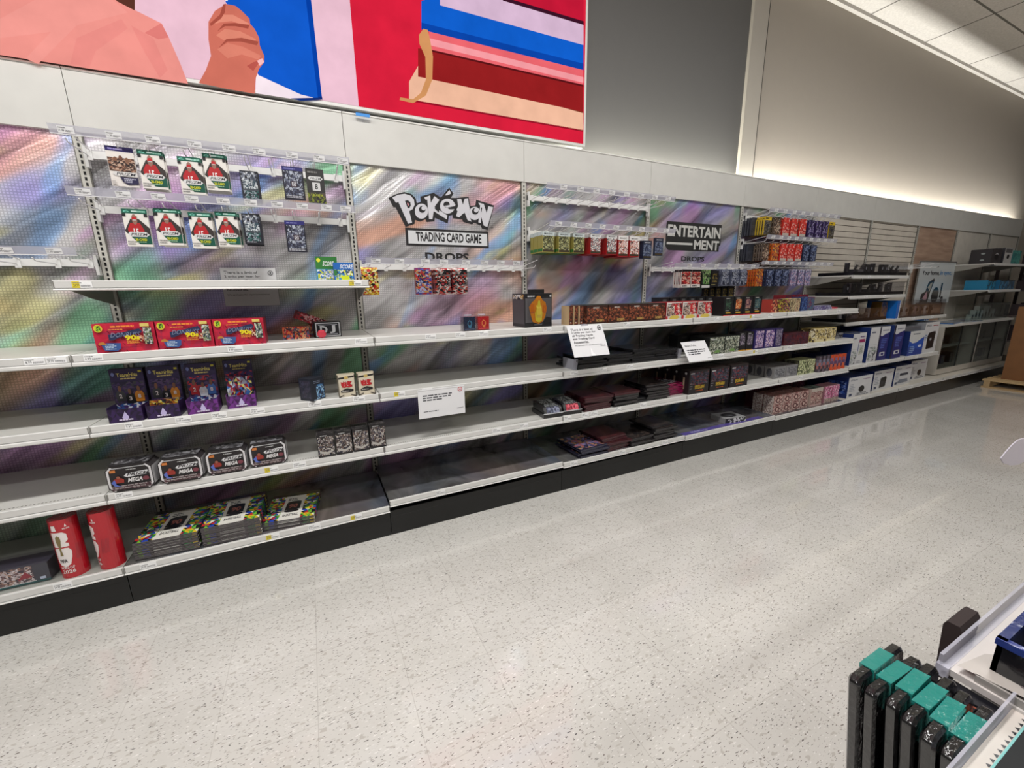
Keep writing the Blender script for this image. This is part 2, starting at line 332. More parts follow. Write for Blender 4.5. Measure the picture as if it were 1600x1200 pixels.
b_ = MB(); b_.box(-7, 16, -9.1, -9, 0, CEIL_Z, (130, 126, 122)); b_.build('wall_front', ('wall_paint',), kind='structure')
b_ = MB(); b_.box(4.88, 5.09, WALL_Y - .03, WALL_Y, 2.3, CEIL_Z - .02, (176, 170, 160)); b_.box(5.09, 5.098, WALL_Y - .031, WALL_Y, 2.3, CEIL_Z - .02, (60, 56, 52)); b_.build('trim_1', ('wall_paint',), kind='structure')
b_ = MB(); b_.box(5.1, 16, WALL_Y - .04, WALL_Y, CEIL_Z - .035, CEIL_Z - .002, (196, 192, 186)); b_.build('trim_2', ('wall_paint',), kind='structure')

# ---------------------------------------------------------------- gondola run
BW = 1.22; YF = -.571
BAYN = {-1: 'far left bay', 0: 'sports card bay', 1: 'bay under the big game logo', 2: 'bay left of the entertainment logo', 3: 'entertainment logo bay', 4: 'last silver bay', 5: 'first white slatted bay', 6: 'second white slatted bay', 7: 'wood backed bay', 8: 'bay right of the wood panel', 9: 'last bay at the right edge'}
MATB = {-1: 'holo_grid', 0: 'holo_grid', 1: 'holo_grid_middle', 2: 'holo_smooth', 3: 'holo_smooth', 4: 'holo_smooth'}
def panel_art(mb, shapes):
    mb.art((1.22, 0, 0), UX, UZ, 1, 1, shapes, 1, .0006)
for n in range(-1, 10):
    x0 = n * BW + .0015; x1 = (n + 1) * BW - .0015
    mb = MB()
    if n <= 4:
        mb.box(x0, x1, 0, .012, .16, 2.22, (255, 255, 255))
        mb.build('back_panel', (MATB[n],), label={-1: 'silver holographic pegboard backing of the far left bay', 0: 'silver holographic backing behind the hanging football card packs', 1: 'silver holographic backing carrying the big outlined game logo', 2: 'silver foil backing behind the green and red hanging boxes', 3: 'silver foil backing carrying the black entertainment logo', 4: 'silver foil backing behind the red and purple hanging packs'}[n], cat='back panel', group='silver back panels')
    elif n <= 6:
        z = .16
        while z < 2.2:
            mb.box(x0, x1, 0, .014, z, z + .058, (206, 198, 186)); mb.box(x0, x1, .006, .014, z + .058, z + .066, (120, 112, 104)); z += .066
        mb.box(x0, x1, 0, .014, z, 2.22, (206, 198, 186))
        mb.build('slat_panel', ('matte',), label='white horizontally slatted backing, ' + ('left' if n == 5 else 'right') + ' one of the two', cat='back panel', group='white slatted panels')
    elif n == 7:
        mb.box(x0, x1, 0, .012, .16, 2.22, (255, 255, 255)); mb.build('wood_panel', ('wood',), label='brown wood grain backing board behind the home poster', cat='back panel')
    else:
        mb.box(x0, x1, 0, .012, .16, 2.22, (208, 202, 192)); mb.build('back_panel', ('matte',), label='plain cream backing board ' + ('directly right of the wood grain board' if n == 8 else 'in the last bay at the right edge'), cat='back panel')
    # fascia
    mb = MB(); mb.box(x0, x1, -.02, 0, 2.22, 2.49, (212, 211, 206)); mb.box(x0, x1, -.024, 0, 2.486, 2.494, (230, 229, 224))
    mb.build('fascia_panel', ('steel',), label='light grey fascia panel above the ' + BAYN[n], cat='fascia panel', group='fascia panels')
    # kick plate
    if n == 9: continue
    mb = MB(); mb.box(x0, x1, -.566, -.52, 0, .158, (13, 13, 13)); mb.box(x0, x1, -.5665, -.566, .118, .1185, (50, 50, 50)); mb.build('kick_plate', ('steel',), label='black kick plate at the foot of the ' + BAYN[n], cat='kick plate', group='kick plates')
for n in range(0, 11):
    mb = MB(); x = n * BW; c = (196, 194, 186)
    mb.box(x - .017, x + .017, -.014, -.0005, .18, 2.2195, c)
    mb.box(x - .0215, x - .018, -.012, -.0005, .18, 2.2195, (110, 108, 102)); mb.box(x + .018, x + .0215, -.012, -.0005, .18, 2.2195, (110, 108, 102))
    z = .2
    while z < 2.2:
        mb.box(x - .0045, x + .0045, -.0145, -.0139, z, z + .0165, (18, 18, 18)); z += .0254 if (int((z - .2) / .0254) % 2) else .0254
    mb.build('slotted_upright', ('steel',), label='slotted metal upright at the left edge of the ' + BAYN[n] if n < 10 else 'slotted metal upright at the far right end of the cream boards', cat='upright', group='slotted uprights')

def price_tag(mb, x, z, y, w=.062, h=.026, yellow=False):
    mb.box(x, x + w, y - .0012, y, z, z + h, (240, 240, 240))
    sh = [('t', random.choice(('9.99', '4.99', '29.99', '24.99', '14.99')), .06, .2, .36, .6, (60, 60, 64)), ('l', .42, .2, .95, .5, 2, (120, 120, 124)), ('l', .06, .68, .6, .9, 1, (130, 130, 130))]
    if yellow: sh = [('r', 0, 0, .38, 1, (226, 206, 50))] + sh
    mb.art((x, y - .0012, z), UX, UZ, w, h, sh, 0, .0003)
random.seed(4)
def shelf(x0, x1, z, yf, label, tags=(), deckmat='steel', deckcol=SHELF, brk=True, h=.05, group='gondola shelves', perf=False, yb=-.016, lipcol=(214, 213, 210)):
    r = empty('gondola_shelf', ((x0 + x1) / 2, yb, z), label, 'shelf', group)
    ox = (x0 + x1) / 2
    a = x0 + .002 - ox; c = x1 - .002 - ox; d = yf - yb
    mb = MB(); mb.box(a, c, d + .012, -.001, -.014, 0, deckcol)
    if perf:
        k = a + .02
        while k < c - .02: mb.box(k, k + .006, d + .022, d + .030, 0, .0004, (110, 108, 100)); k += .0127
    mb.build('deck', (deckmat,), r)
    mb = MB()
    mb.prism([(d + .0118, 0), (d + .002, 0), (d, -.003), (d, -.032), (d - .007, -.036), (d - .008, -h + .004), (d - .003, -h), (d + .008, -h + .003), (d + .0118, -h + .008)][::-1], a, c, lipcol)
    mb.box(a, c, d - .0012, d + .001, -.031, -.030, (120, 120, 118)); mb.box(a + .001, a + .004, d - .001, d + .001, -.03, -.002, (120, 118, 112)); mb.box(c - .004, c - .001, d - .001, d + .001, -.03, -.002, (120, 118, 112))
    ch = mb.build('price_channel', ('steel',), r)
    if brk:
        for s_ in (a + .002, c - .005):
            mb = MB(); mb.prism([(-.001, -.016), (-.001, -.11), (d * .45, -.075), (d + .03, -.022), (d + .03, -.016)], s_, s_ + .003, (150, 147, 140)); mb.build('bracket', ('steel',), r)
    for tx in tags:
        ye = isinstance(tx, str); tx = float(tx)
        mb = MB(); price_tag(mb, tx - ox, -.030, d - .0005, yellow=ye); mb.build('price_tag', ('paper',), r)
    return r
for n in range(-1, 5):
    x0 = n * BW; x1 = x0 + BW
    T1 = {-1: (-.14, -.075), 0: (.04, .55, 1.12), 1: (1.5, 1.68, 1.83, 2.28), 2: (2.47, 2.5, 2.95), 3: (3.9, 4.1, '4.35', 4.6), 4: (4.95, 5.2, 5.45, 5.7)}[n]
    T2 = {-1: (-.6,), 0: (.12, .30, .44, .60, .86, 1.08), 1: ('1.30', 1.46), 2: (2.5, 2.75, 3.0), 3: (4.0, '4.45', 4.6), 4: (4.95, 5.2, 5.5)}[n]
    T3 = {-1: (-.62,), 0: (.03, '.62', .75), 1: (1.9, 2.1), 2: (2.45, 2.6, 2.68, 2.9, 3.15), 3: (3.75, 4.2), 4: (4.95, 5.2, 5.6)}[n]
    T4 = {-1: (-.24,), 0: (.06, '.58', .78, '1.0'), 1: (1.5,), 2: (2.5, 2.95, 3.4), 3: (3.75, 4.2, 4.55), 4: (5.0, 5.3, 5.7)}[n]
    shelf(x0, x1, 1.205, YF, 'upper full width white shelf of the ' + BAYN[n], T1)
    shelf(x0, x1, .89, YF, 'middle white shelf of the ' + BAYN[n], T2)
    shelf(x0, x1, .57, YF, 'lower white shelf of the ' + BAYN[n], T3, perf=n in (-1, 0, 1))
    zb = {-1: .20, 0: .20, 1: .232, 2: .222, 3: .215, 4: .205}[n]
    shelf(x0, x1, zb, -.585, ('dark foil covered base shelf of the ' if n > -1 else 'grey base shelf of the ') + BAYN[n], T4, deckmat='holo_deck' if n > -1 else 'steel', deckcol=(150, 152, 146), brk=False, h=.04)
for n in range(5, 9):
    zb = .20; shelf(n * BW, (n + 1) * BW, zb, -.571, 'cream base shelf of the ' + BAYN[n], (n * BW + .3, n * BW + .8), brk=False, h=.04, deckcol=(206, 200, 188))
shelf(0, BW, 1.508, YF, 'highest white shelf, crossing the sports card bay below the hanging packs', ('.06', '1.12'), h=.042)
shelf(5 * BW, 6 * BW, 1.545, -.47, 'top white shelf in front of the left slatted backing', (6.4, 6.8), h=.035, group='electronics shelves')
shelf(5 * BW, 6 * BW, 1.33, -.47, 'second white shelf in front of the left slatted backing', (6.4, 6.8), h=.035, group='electronics shelves')
shelf(5 * BW, 6 * BW, 1.045, -.47, 'third white shelf in front of the left slatted backing', (6.4, 6.8), h=.035, group='electronics shelves')
shelf(6 * BW, 7 * BW, 1.045, -.47, 'white shelf carrying the acrylic case of watches', (7.6, 8.1), h=.035, group='electronics shelves')
shelf(5 * BW, 6 * BW, .585, YF, 'white shelf under the first tall white and blue cartons', (6.4, 6.9), h=.04, group='electronics shelves')
shelf(6 * BW, 8.23, .585, YF, 'white shelf under the wavy blue cartons', (7.6,), h=.04, group='electronics shelves')
shelf(8 * BW, 9 * BW, 1.72, -.47, 'topmost white shelf right of the wood panel', (), h=.035, group='electronics shelves')
shelf(8 * BW, 9 * BW, 1.345, -.47, 'white shelf with turquoise items right of the wood panel', (), h=.035, group='electronics shelves')

# lightbox ------------------------------------------------------------
LY = -.036
lb = empty('lightbox_sign', (0, WALL_Y, 2.5), 'large backlit picture of a hand holding a blue book beside stacked books', 'lightbox')
mb = MB(); mb.box(-2.6, 2.965, LY + .002 , WALL_Y - .001, 2.512, 4.28, (226, 226, 222)); mb.build('frame', ('steel',), lb).matrix_parent_inverse = Matrix.Translation((0, -WALL_Y, -2.5))
mb = MB()
def px(pts, k=0): return [at(u, v, LY - .0008 * k) for u, v in pts]
BOT = lambda u: 86 + (230 - 88) / 910 * u
def pic(pts, col, k):
    P = [at(u, v, LY) for u, v in pts]; mb.tess([(p[0], p[2]) for p in P], lambda x, z: (x, LY - .0008 * k, z), col)
def clipb(pts): return [(u, min(v, BOT(u))) for u, v in pts]
PINK = (240, 196, 212); REDB = (222, 34, 62)
mb.poly([(-2.55, LY, 2.53), (at(560, 160, LY)[0], LY, 2.53), (at(548, 0, LY)[0] - .0, LY, 4.2), (-2.55, LY, 4.2)], PINK)
rx = at(560, 160, LY)[0]
mb.poly([(rx, LY, 2.53), (2.945, LY, 2.53), (2.945, LY, 4.2), (rx, LY, 4.2)], REDB)
shirt = (243, 152, 142)
pic(clipb([(-160, -200), (-160, 60), (0, 87), (294, 131), (282, 100), (264, 59), (253, 37), (211, 16), (200, -2), (150, -50), (40, -200)]), shirt, 1)
pic([(0, 30), (110, -30), (176, 0), (200, 20), (120, 40), (60, 100), (40, 92), (80, 50), (0, 60)], (246, 158, 148), 2)
pic([(205, 40), (240, 60), (262, 110), (250, 122), (225, 80)], (238, 143, 135), 2)
pic([(120, 60), (190, 30), (200, 45), (150, 80), (140, 106), (110, 100)], (239, 145, 137), 3)
pic([(252, 37), (264, 59), (248, 62), (226, 52)], (228, 128, 122), 4)
pic([(182, -60), (182, 2), (211, 17), (211, -60)], (92, 52, 42), 3)
pic([(340, -60), (352, 2), (381, 60), (404, 118), (458, 154), (497, 155), (503, 152), (486, 0), (478, -60)], (20, 92, 206), 2)
pic([(347, -60), (352, 2), (356, 2), (352, -60)], (240, 240, 240), 3)
pic([(478, 0), (486, 0), (503, 152), (497, 155)], (8, 66, 170), 3)
pic([(400, 116), (470, 148), (490, 153), (458, 155), (400, 146)], (250, 232, 240), 4)
pic([(454, 154), (497, 153), (503, 151), (504, 156), (470, 158)], (24, 50, 120), 5)
hand = (212, 116, 98)
pic(clipb([(326, 35), (336, 18), (353, 7), (368, 10), (378, 18), (390, 30), (391, 38), (398, 46), (405, 60), (406, 72), (413, 88), (413, 98), (405, 108), (400, 122), (398, 147), (352, 139), (311, 130), (322, 110), (330, 88), (326, 62)]), hand, 6)
pic([(330, 40), (345, 24), (364, 24), (390, 38), (386, 42), (362, 34), (344, 36)], (232, 144, 122), 7)
pic([(338, 56), (352, 46), (376, 50), (400, 62), (398, 68), (372, 60), (350, 64)], (228, 138, 116), 7)
pic([(340, 78), (356, 68), (380, 74), (408, 88), (404, 94), (378, 86), (356, 92)], (224, 132, 112), 7)
pic([(353, 7), (352, 20), (346, 30), (330, 42), (328, 38), (344, 24), (349, 8)], (172, 82, 68), 8)
pic([(390, 40), (388, 46), (368, 42), (352, 42), (340, 50), (350, 38), (368, 37)], (168, 80, 66), 8)
pic([(404, 66), (402, 72), (376, 66), (356, 66), (342, 76), (354, 62), (378, 60)], (172, 84, 70), 8)
pic([(411, 94), (404, 100), (396, 112), (386, 104), (396, 98)], (188, 88, 78), 8)
pic([(402, 96), (410, 92), (413, 98), (406, 104)], (250, 190, 190), 9)
R_ = lambda pts: [(u, v) for u, v in pts]
pic([(639, 128), (655, 100), (660, 104), (911, 176), (911, 204), (639, 155)], (244, 190, 160), 2)
pic([(639, 155), (911, 203), (911, 206), (639, 158)], (150, 20, 40), 2)
pic([(655, 100), (911, 172), (911, 177), (655, 106)], (130, 60, 40), 3)
pic([(653, 76), (670, 77), (911, 134), (911, 175), (653, 120)], (152, 32, 34), 4)
pic([(670, 48), (911, 110), (911, 134), (670, 78)], (238, 104, 112), 5)
pic([(670, 60), (911, 121), (911, 130), (670, 71)], (250, 160, 166), 6)
pic([(664, 76), (911, 133), (911, 136), (664, 79)], (90, 20, 24), 6)
pic([(658, 2), (680, -4), (911, 60), (911, 110), (658, 47)], (18, 96, 206), 6)
pic([(658, 36), (911, 100), (911, 110), (658, 47)], (12, 70, 170), 7)
pic([(687, -10), (740, -20), (911, 36), (911, 71), (687, 9)], (220, 188, 214), 7)
pic([(740, -60), (911, -60), (911, 38), (800, 2), (780, -10)], (200, 26, 56), 8)
pic([(785, -4), (911, 34), (911, 40), (785, 2)], (60, 20, 40), 9)
pic([(661, 46), (668, 48), (672, 66), (676, 90), (675, 125), (665, 150), (645, 162), (624, 157), (625, 153), (645, 156), (657, 146), (665, 125), (664, 90), (655, 70), (654, 56)], (214, 150, 96), 10)
pb = mb.build('printed_picture', ('backlit',), lb); pb.matrix_parent_inverse = Matrix.Translation((0, -WALL_Y, -2.5))
mb = MB(); P = at(564, 178, LY - .01); mb.box(P[0] - .03, P[0] + .05, LY - .012, LY - .009, P[2] - .012, P[2] + .004, (70, 150, 230)); mb.build('blue_tape', ('paper',), label='small piece of blue tape on the lower edge of the lit picture', cat='tape')

# logos ------------------------------------------------------------
def logo(name, label, f):
    mb = MB(); f(mb); mb.build(name, ('paper',), label=label, cat='sign')
def zoomer(ox, oy, s, y):
    def fn(pts): return [(lambda p: (p[0], p[2]))(at(ox + u / s, oy + v / s, y)) for u, v in pts]
    return fn
def lay(mb, pts, y, col): mb.tess(pts, lambda x, z: (x, y, z), col)
def game_logo(mb):
    Z = zoomer(600, 285, 8.8889, -.001); BK = (26, 24, 26); GR = (205, 204, 210)
    outl = [(62, 215), (160, 165), (280, 132), (380, 160), (440, 220), (455, 290), (510, 270), (505, 195), (690, 145), (790, 210), (905, 70), (965, 155), (930, 215), (985, 215), (1175, 200), (1200, 330), (1270, 320), (1280, 240), (1530, 320), (1440, 660), (1360, 640), (1345, 600), (1250, 560), (1225, 585), (1100, 550), (1085, 510), (960, 500), (950, 450), (900, 465), (885, 570), (705, 490), (700, 540), (590, 550), (580, 510), (500, 545), (430, 520), (425, 575), (300, 618), (160, 345), (130, 345)]
    lay(mb, Z(outl), -.0012, BK)
    g = -.002
    def L_(p, c=GR, k=0): lay(mb, Z(p), g - .0006 * k, c)
    L_([(115, 210), (200, 170), (290, 158), (370, 185), (415, 240), (425, 310), (400, 370), (350, 400), (390, 560), (335, 575), (200, 275), (165, 282)])
    L_([(290, 255), (330, 248), (365, 275), (372, 320), (350, 362), (325, 350)], BK, 1)
    L_([(325, 280), (345, 300), (342, 335), (320, 300)], (196, 130, 140), 2)
    def ell(cx, cy, rx, ry, c, k): L_([(cx + rx * math.cos(a * PI / 12), cy + ry * math.sin(a * PI / 12)) for a in range(24)], c, k)
    ell(520, 400, 93, 105, GR, 0); ell(530, 375, 46, 48, BK, 1); ell(548, 358, 30, 30, GR, 2)
    L_([(560, 210), (640, 180), (650, 285), (700, 190), (770, 245), (700, 340), (880, 460), (872, 515), (690, 400), (672, 512), (625, 512), (600, 240), (575, 240)])
    L_([(770, 270), (790, 240), (760, 420), (700, 360)], BK, 1)
    ell(880, 330, 105, 104, GR, 1); ell(868, 308, 44, 40, BK, 2)
    L_([(830, 330), (990, 300), (985, 330), (880, 350)], GR, 3); L_([(880, 352), (1000, 325), (1000, 370), (960, 372), (900, 372)], BK, 3)
    L_([(845, 180), (908, 105), (930, 155), (880, 180)], GR, 1)
    L_([(1015, 235), (1070, 225), (1095, 310), (1120, 225), (1165, 220), (1190, 370), (1175, 440), (1215, 545), (1160, 525), (1120, 420), (1090, 440), (1045, 485), (1000, 470), (1020, 400), (1005, 380), (1030, 330)])
    ell(1258, 432, 82, 92, GR, 2); ell(1265, 402, 46, 46, BK, 3); ell(1278, 388, 30, 30, GR, 4)
    L_([(1310, 280), (1385, 300), (1425, 430), (1450, 330), (1515, 345), (1435, 620), (1385, 600), (1350, 480), (1345, 565), (1310, 555), (1335, 320), (1318, 305)])
    L_([(1345, 350), (1360, 352), (1350, 420)], BK, 5)
    X0, X1, ZT, ZB = 1.552, 2.152, 1.862, 1.748
    lay(mb, [(X0, ZB), (X1, ZB), (X1, ZT), (X0, ZT)], -.0012, BK); lay(mb, [(X0 + .016, ZB + .014), (X1 - .012, ZB + .014), (X1 - .012, ZT - .016), (X0 + .016, ZT - .016)], -.002, (210, 212, 214))
    mb.art((1.62, -.002, 1.778), UX, UZ, .475, .062, [('t', 'TRADING CARD GAME', 0, 0, 1, 1, BK, .03)])
    mb.art((1.675, -.001, 1.648), UX, UZ, .32, .06, [('t', 'DROPS', 0, 0, 1, 1, BK, .03)])
    mb.art((2.17, -.001, 1.885), UX, UZ, .02, .01, [('t', 'TM', 0, 0, 1, 1, BK)])
logo('logo_decal', 'black and grey cartoon style trading card game lettering on the silver backing', game_logo)
def ent_logo(mb):
    Z = zoomer(1030, 335, 14.545, -.001); BK = (28, 28, 28)
    lay(mb, Z([(175, 150), (1425, 245), (1390, 700), (1360, 720), (1345, 850), (200, 810), (140, 720), (150, 480), (160, 300)]), -.0012, BK)
    p = [at(1030 + u / 14.545, 335 + v / 14.545, -.001) for u, v in ((190, 460), (1405, 515), (780, 805), (1340, 825))]
    x0 = p[0][0]; x1 = p[1][0]
    mb.art((x0, -.0016, 1.905), UX, UZ, x1 - x0 - .01, .1, [('t', 'ENTERTAIN', 0, 0, 1, 1, (196, 196, 192), .035)])
    mb.art((p[2][0], -.0016, 1.795), UX, UZ, x1 - p[2][0] - .02, .088, [('t', 'MENT', 0, 0, 1, 1, (196, 196, 192), .035)])
    mb.art((x0 - .005, -.0016, 1.833), UX, UZ, p[2][0] - x0 - .015, .02, [('r', 0, 0, 1, 1, (196, 196, 192))])
    mb.art((4.105, -.001, 1.688), UX, UZ, .31, .045, [('t', 'DROPS', 0, 0, 1, 1, BK, .03)])
logo('logo_decal', 'black block with white entertainment lettering on the silver foil backing', ent_logo)

# hook rails ------------------------------------------------------------
def hook_rail(n, z, xs, label, strip, tags, x0=None, x1=None, ln=.235, brk=True, tilt=.0):
    x0 = n * BW + .02 if x0 is None else x0; x1 = (n + 1) * BW - .02 if x1 is None else x1
    r = empty('hook_rail', (x0, -.015, z), label, 'hook rail', 'white hook rails')
    mb = MB(); mb.box(0, x1 - x0, -.022, -.006, -.017, .017, (226, 226, 224)); mb.build('crossbar', ('steel',), r)
    for s_ in (0, x1 - x0 - .012):
        mb = MB(); mb.box(s_, s_ + .012, -.03, -.0, -.06, .04, (214, 214, 212)); mb.build('bracket', ('steel',), r)
    for x in xs:
        x = x - x0
        mb = MB(); mb.box(x - .011, x + .011, -.027, -.022, -.026, .02, (228, 228, 226))
        mb.tube((x - .005, -.024, -.006), (x - .005, -ln + .02, -.004), .0026, (224, 224, 226)); mb.tube((x - .005, -ln + .02, -.004), (x - .005, -ln, .01), .0026, (230, 230, 232))
        mb.tube((x + .006, -.024, .016), (x + .006, -ln - .005, .046), .0024, (224, 224, 226))
        mb.build('hook', ('steel',), r)
    if strip:
        sx0, sx1 = strip[0] - x0, strip[1] - x0; q = -.028 if n in (1, 3) else -.012
        mb = MB(); mb.prism([(-ln - .004, .034 + q), (-ln - .0055, .034 + q), (-ln - .018, .068 + q), (-ln - .0165, .068 + q)], sx0, sx1, (235, 235, 240)); st = mb.build('price_strip', ('frost',), r)
        mb = MB(); mb.tube((sx0, -ln - .004, .033 + q), (sx1, -ln - .004, .033 + q), .0022, (236, 236, 238)); mb.build('strip_edge', ('steel',), r)
        for x in tags:
            x = x - x0; mb = MB(); s45 = (.0, -.31, .95)
            mb.art((x, -ln - .0072, .037 + q), UX, s45, .055, .027, [('r', 0, 0, 1, 1, (238, 238, 240)), ('t', '11.99', .06, .2, .4, .55, (70, 70, 74)), ('l', .45, .2, .95, .5, 2, (120, 120, 124)), ('l', .06, .68, .6, .9, 1, (130, 130, 130))], 0, .0004)
            mb.build('price_tag', ('paper',), r)
    return r
def spread(a, b, n): return [a + (b - a) * i / (n - 1) for i in range(n)]
hook_rail(-1, 1.61, [-.45, -.31, -.17, -.05], 'white hook rail with empty hooks in the far left bay', (-1.2, -.02), [-.46, -.28, -.12], ln=.22)
hook_rail(0, 2.12, [.04, .21, .32, .46, .565, .71, .82, .92, 1.03, 1.15], 'upper hook rail of the sports card bay, clear price strip in front', (-.008, 1.212), [.02, .18, .32, .48, .62, .75, .9, 1.03, 1.15])
hook_rail(0, 1.87, [.04, .21, .34, .47, .58, .69, .8, .9, 1.03, 1.15], 'lower hook rail of the sports card bay holding mostly green packs', (0, 1.22), [.03, .17, .30, .43, .56, .68, .8, .92, 1.04, 1.14])
hook_rail(1, 1.605, [1.28, 1.40, 1.52, 1.605, 1.73, 1.85, 1.97, 2.09, 2.21, 2.33, 2.41], 'hook rail with foil booster packs below the big game logo', (1.25, 2.3), [1.28, 1.42, 1.58, 1.7, 1.85, 1.98, 2.1, 2.22])
hook_rail(2, 2.11, spread(2.5, 3.62, 12), 'empty upper hook rail left of the entertainment logo', (2.486, 3.707), spread(2.6, 3.6, 8))
hook_rail(2, 1.865, [2.52, 2.63, 2.74, 2.86, 3.01, 3.12, 3.22, 3.33, 3.46, 3.58], 'hook rail full of green and red boxes left of the entertainment logo', (2.515, 3.735), spread(2.56, 3.6, 9))
hook_rail(3, 1.61, spread(3.72, 4.8, 10), 'hook rail directly below the entertainment logo', (3.75, 4.86), spread(3.9, 4.75, 6))
hook_rail(4, 2.115, spread(4.95, 6.0, 10), 'highest hook rail in the last silver bay', (4.93, 6.12), spread(5.0, 6.0, 8))
hook_rail(4, 1.872, spread(4.95, 6.0, 10), 'middle hook rail in the last silver bay', (4.93, 6.12), spread(5.0, 6.0, 9))
hook_rail(4, 1.632, spread(4.95, 6.0, 10), 'lowest hook rail in the last silver bay', (4.9, 6.12), spread(4.95, 6.0, 9))
hook_rail(6, 1.66, [8.1, 8.3, 8.45], 'thin dark hook rail beside the left edge of the home poster', None, [], x0=7.9, x1=8.5, ln=.3)
# ---------------------------------------------------------------- products
BK = (24, 23, 25); DK = (40, 38, 44); WH = (232, 230, 228)
def boxd(name, w, h, d, col, front=(), side=(), top=(), mats=('print',), label=None, cat=None, group=None, mi=0, loc=(0, 0, 0)):
    """carton: front face at y=0 centred on x, body runs back to y=d"""
    mb = MB(); mb.box(-w / 2, w / 2, 0, d, 0, h, col, mi)
    if front: mb.art((-w / 2, 0, 0), UX, UZ, w, h, front, mi)
    if side: mb.art((-w / 2, d, 0), (0, -1, 0), UZ, d, h, side, mi)
    if top: mb.art((-w / 2, 0, h), UX, UY, w, d, top, mi)
    return mb.build(name, mats, label=label, cat=cat, group=group, loc=loc)
def player(cx, cy, s, body, skin=(120, 80, 62), cap=None, num=None):
    r = [('p', [(cx - .30 * s, cy - .42 * s), (cx + .30 * s, cy - .42 * s), (cx + .34 * s, cy - .1 * s), (cx + .2 * s, cy + .1 * s), (cx - .2 * s, cy + .1 * s), (cx - .36 * s, cy - .08 * s)], body),
         ('e', cx, cy + .2 * s, .12 * s, .15 * s, skin)]
    if cap: r.append(('p', [(cx - .14 * s, cy + .16 * s), (cx + .14 * s, cy + .16 * s), (cx + .12 * s, cy + .34 * s), (cx, cy + .4 * s), (cx - .12 * s, cy + .34 * s)], cap))
    if num: r.append(('t', num, cx - .12 * s, cy - .26 * s, cx + .1 * s, cy - .06 * s, (235, 225, 225), .03))
    return r
# hanging card packs --------------------------------------------------
def hanger(name, w, h, d, col, front, cat='card pack', mats=('print',), flap=.13):
    mb = MB(); hb = h * (1 - flap); mb.box(-w / 2, w / 2, 0, d, -h, -h + hb, col); mb.box(-w / 2, w / 2, 0, .002, -h + hb, 0, col)
    mb.art((-w / 2, 0, -h), UX, UZ, w, h, front); o = mb.build(name, mats); tag(o, None, cat); return o
GRN = (18, 92, 74)
grn_front = [('r', 0, 0, 1, .88, (228, 224, 218)), ('r', 0, .88, 1, 1, GRN), ('t', '6', .06, .91, .3, .97, (120, 200, 180)), ('l', .6, .9, .95, .98, 1, (150, 210, 190)), ('r', .38, .92, .6, .96, (190, 220, 210)),
             ('p', [(0, .42), (.3, .74), (.62, .74), (1, .5), (1, .3), (.1, .3)], (58, 50, 48)), ('r', 0, .8, .14, .88, (34, 32, 36)), ('r', .86, .8, 1, .88, (34, 32, 36)), ('r', .42, .8, .58, .82, (190, 160, 80)),
             ] + player(.46, .54, .92, (178, 34, 40), (150, 110, 96), None, '15') + [('e', .46, .74, .1, .055, (186, 32, 40)), ('r', .39, .69, .53, .72, (190, 186, 184))] + \
            [('p', [(0, .36), (.26, .3), (1, .3), (1, .07), (.5, .07), (.3, .2)], (20, 84, 68)), ('p', [(0, .0), (0, .4), (.1, .34), (.5, .06), (1, .06), (1, 0)], (228, 224, 218)), ('p', [(.1, .33), (.2, .39), (.84, .39), (.96, .32), (.84, .26), (.2, .26)], (214, 214, 214)), ('t', 'PRIZM', .22, .29, .84, .36, (60, 60, 62), .01, .04), ('t', '20-CARD', .36, .15, .82, .22, (214, 214, 50), .03), ('l', .36, .1, .8, .14, 1, (160, 200, 160)), ('l', .04, .04, .4, .16, 2, (150, 148, 146))]
green = Stock(hanger('hanging_card_pack', .096, .172, .012, (226, 222, 216), grn_front))
pur_front = [('r', 0, 0, 1, .88, (226, 220, 214)), ('r', 0, .88, 1, 1, (38, 26, 96)), ('l', .1, .9, .9, .98, 1, (150, 140, 210)), ('r', .38, .92, .62, .96, (190, 180, 230)), ('n', .02, .38, .98, .72, [(70, 44, 36), (120, 80, 62), (36, 26, 26), (150, 110, 88), (190, 160, 140)], 6, 5, 3), ('e', .3, .68, .07, .06, (120, 80, 60)), ('e', .5, .72, .07, .06, (110, 70, 54)), ('e', .72, .68, .07, .06, (130, 92, 70)),
             ('p', [(.1, .31), (.2, .37), (1, .37), (1, .26), (.2, .26)], (216, 214, 212)), ('t', 'PRIZM', .24, .28, .9, .35, (60, 60, 66), .01, .04), ('p', [(.35, .24), (1, .24), (1, .08), (.6, .05), (.42, .12)], (38, 34, 70)), ('l', .48, .1, .92, .22, 3, (200, 200, 216)), ('r', .04, .04, .16, .14, (190, 184, 180))]
purple_pack = Stock(hanger('hanging_card_pack', .098, .172, .012, (226, 220, 214), pur_front))
SILC = [(30, 32, 40), (200, 204, 210), (110, 116, 130), (60, 66, 80), (160, 166, 176), (20, 20, 26)]
silver = Stock(hanger('hanging_card_pack', .082, .15, .010, (40, 42, 50), [('r', 0, 0, 1, 1, (30, 32, 42)), ('n', .05, .7, .95, .96, SILC, 6, 3, 5), ('n', .1, .42, .9, .7, [(200, 206, 210), (60, 80, 90), (34, 50, 70), (150, 156, 160)], 6, 4, 6), ('r', .05, .36, .95, .41, (70, 76, 84)), ('n', .1, .08, .9, .36, [(40, 90, 86), (150, 160, 170), (30, 34, 44)], 6, 4, 7), ('l', .1, .03, .9, .08, 1, (180, 180, 190))], flap=.06))
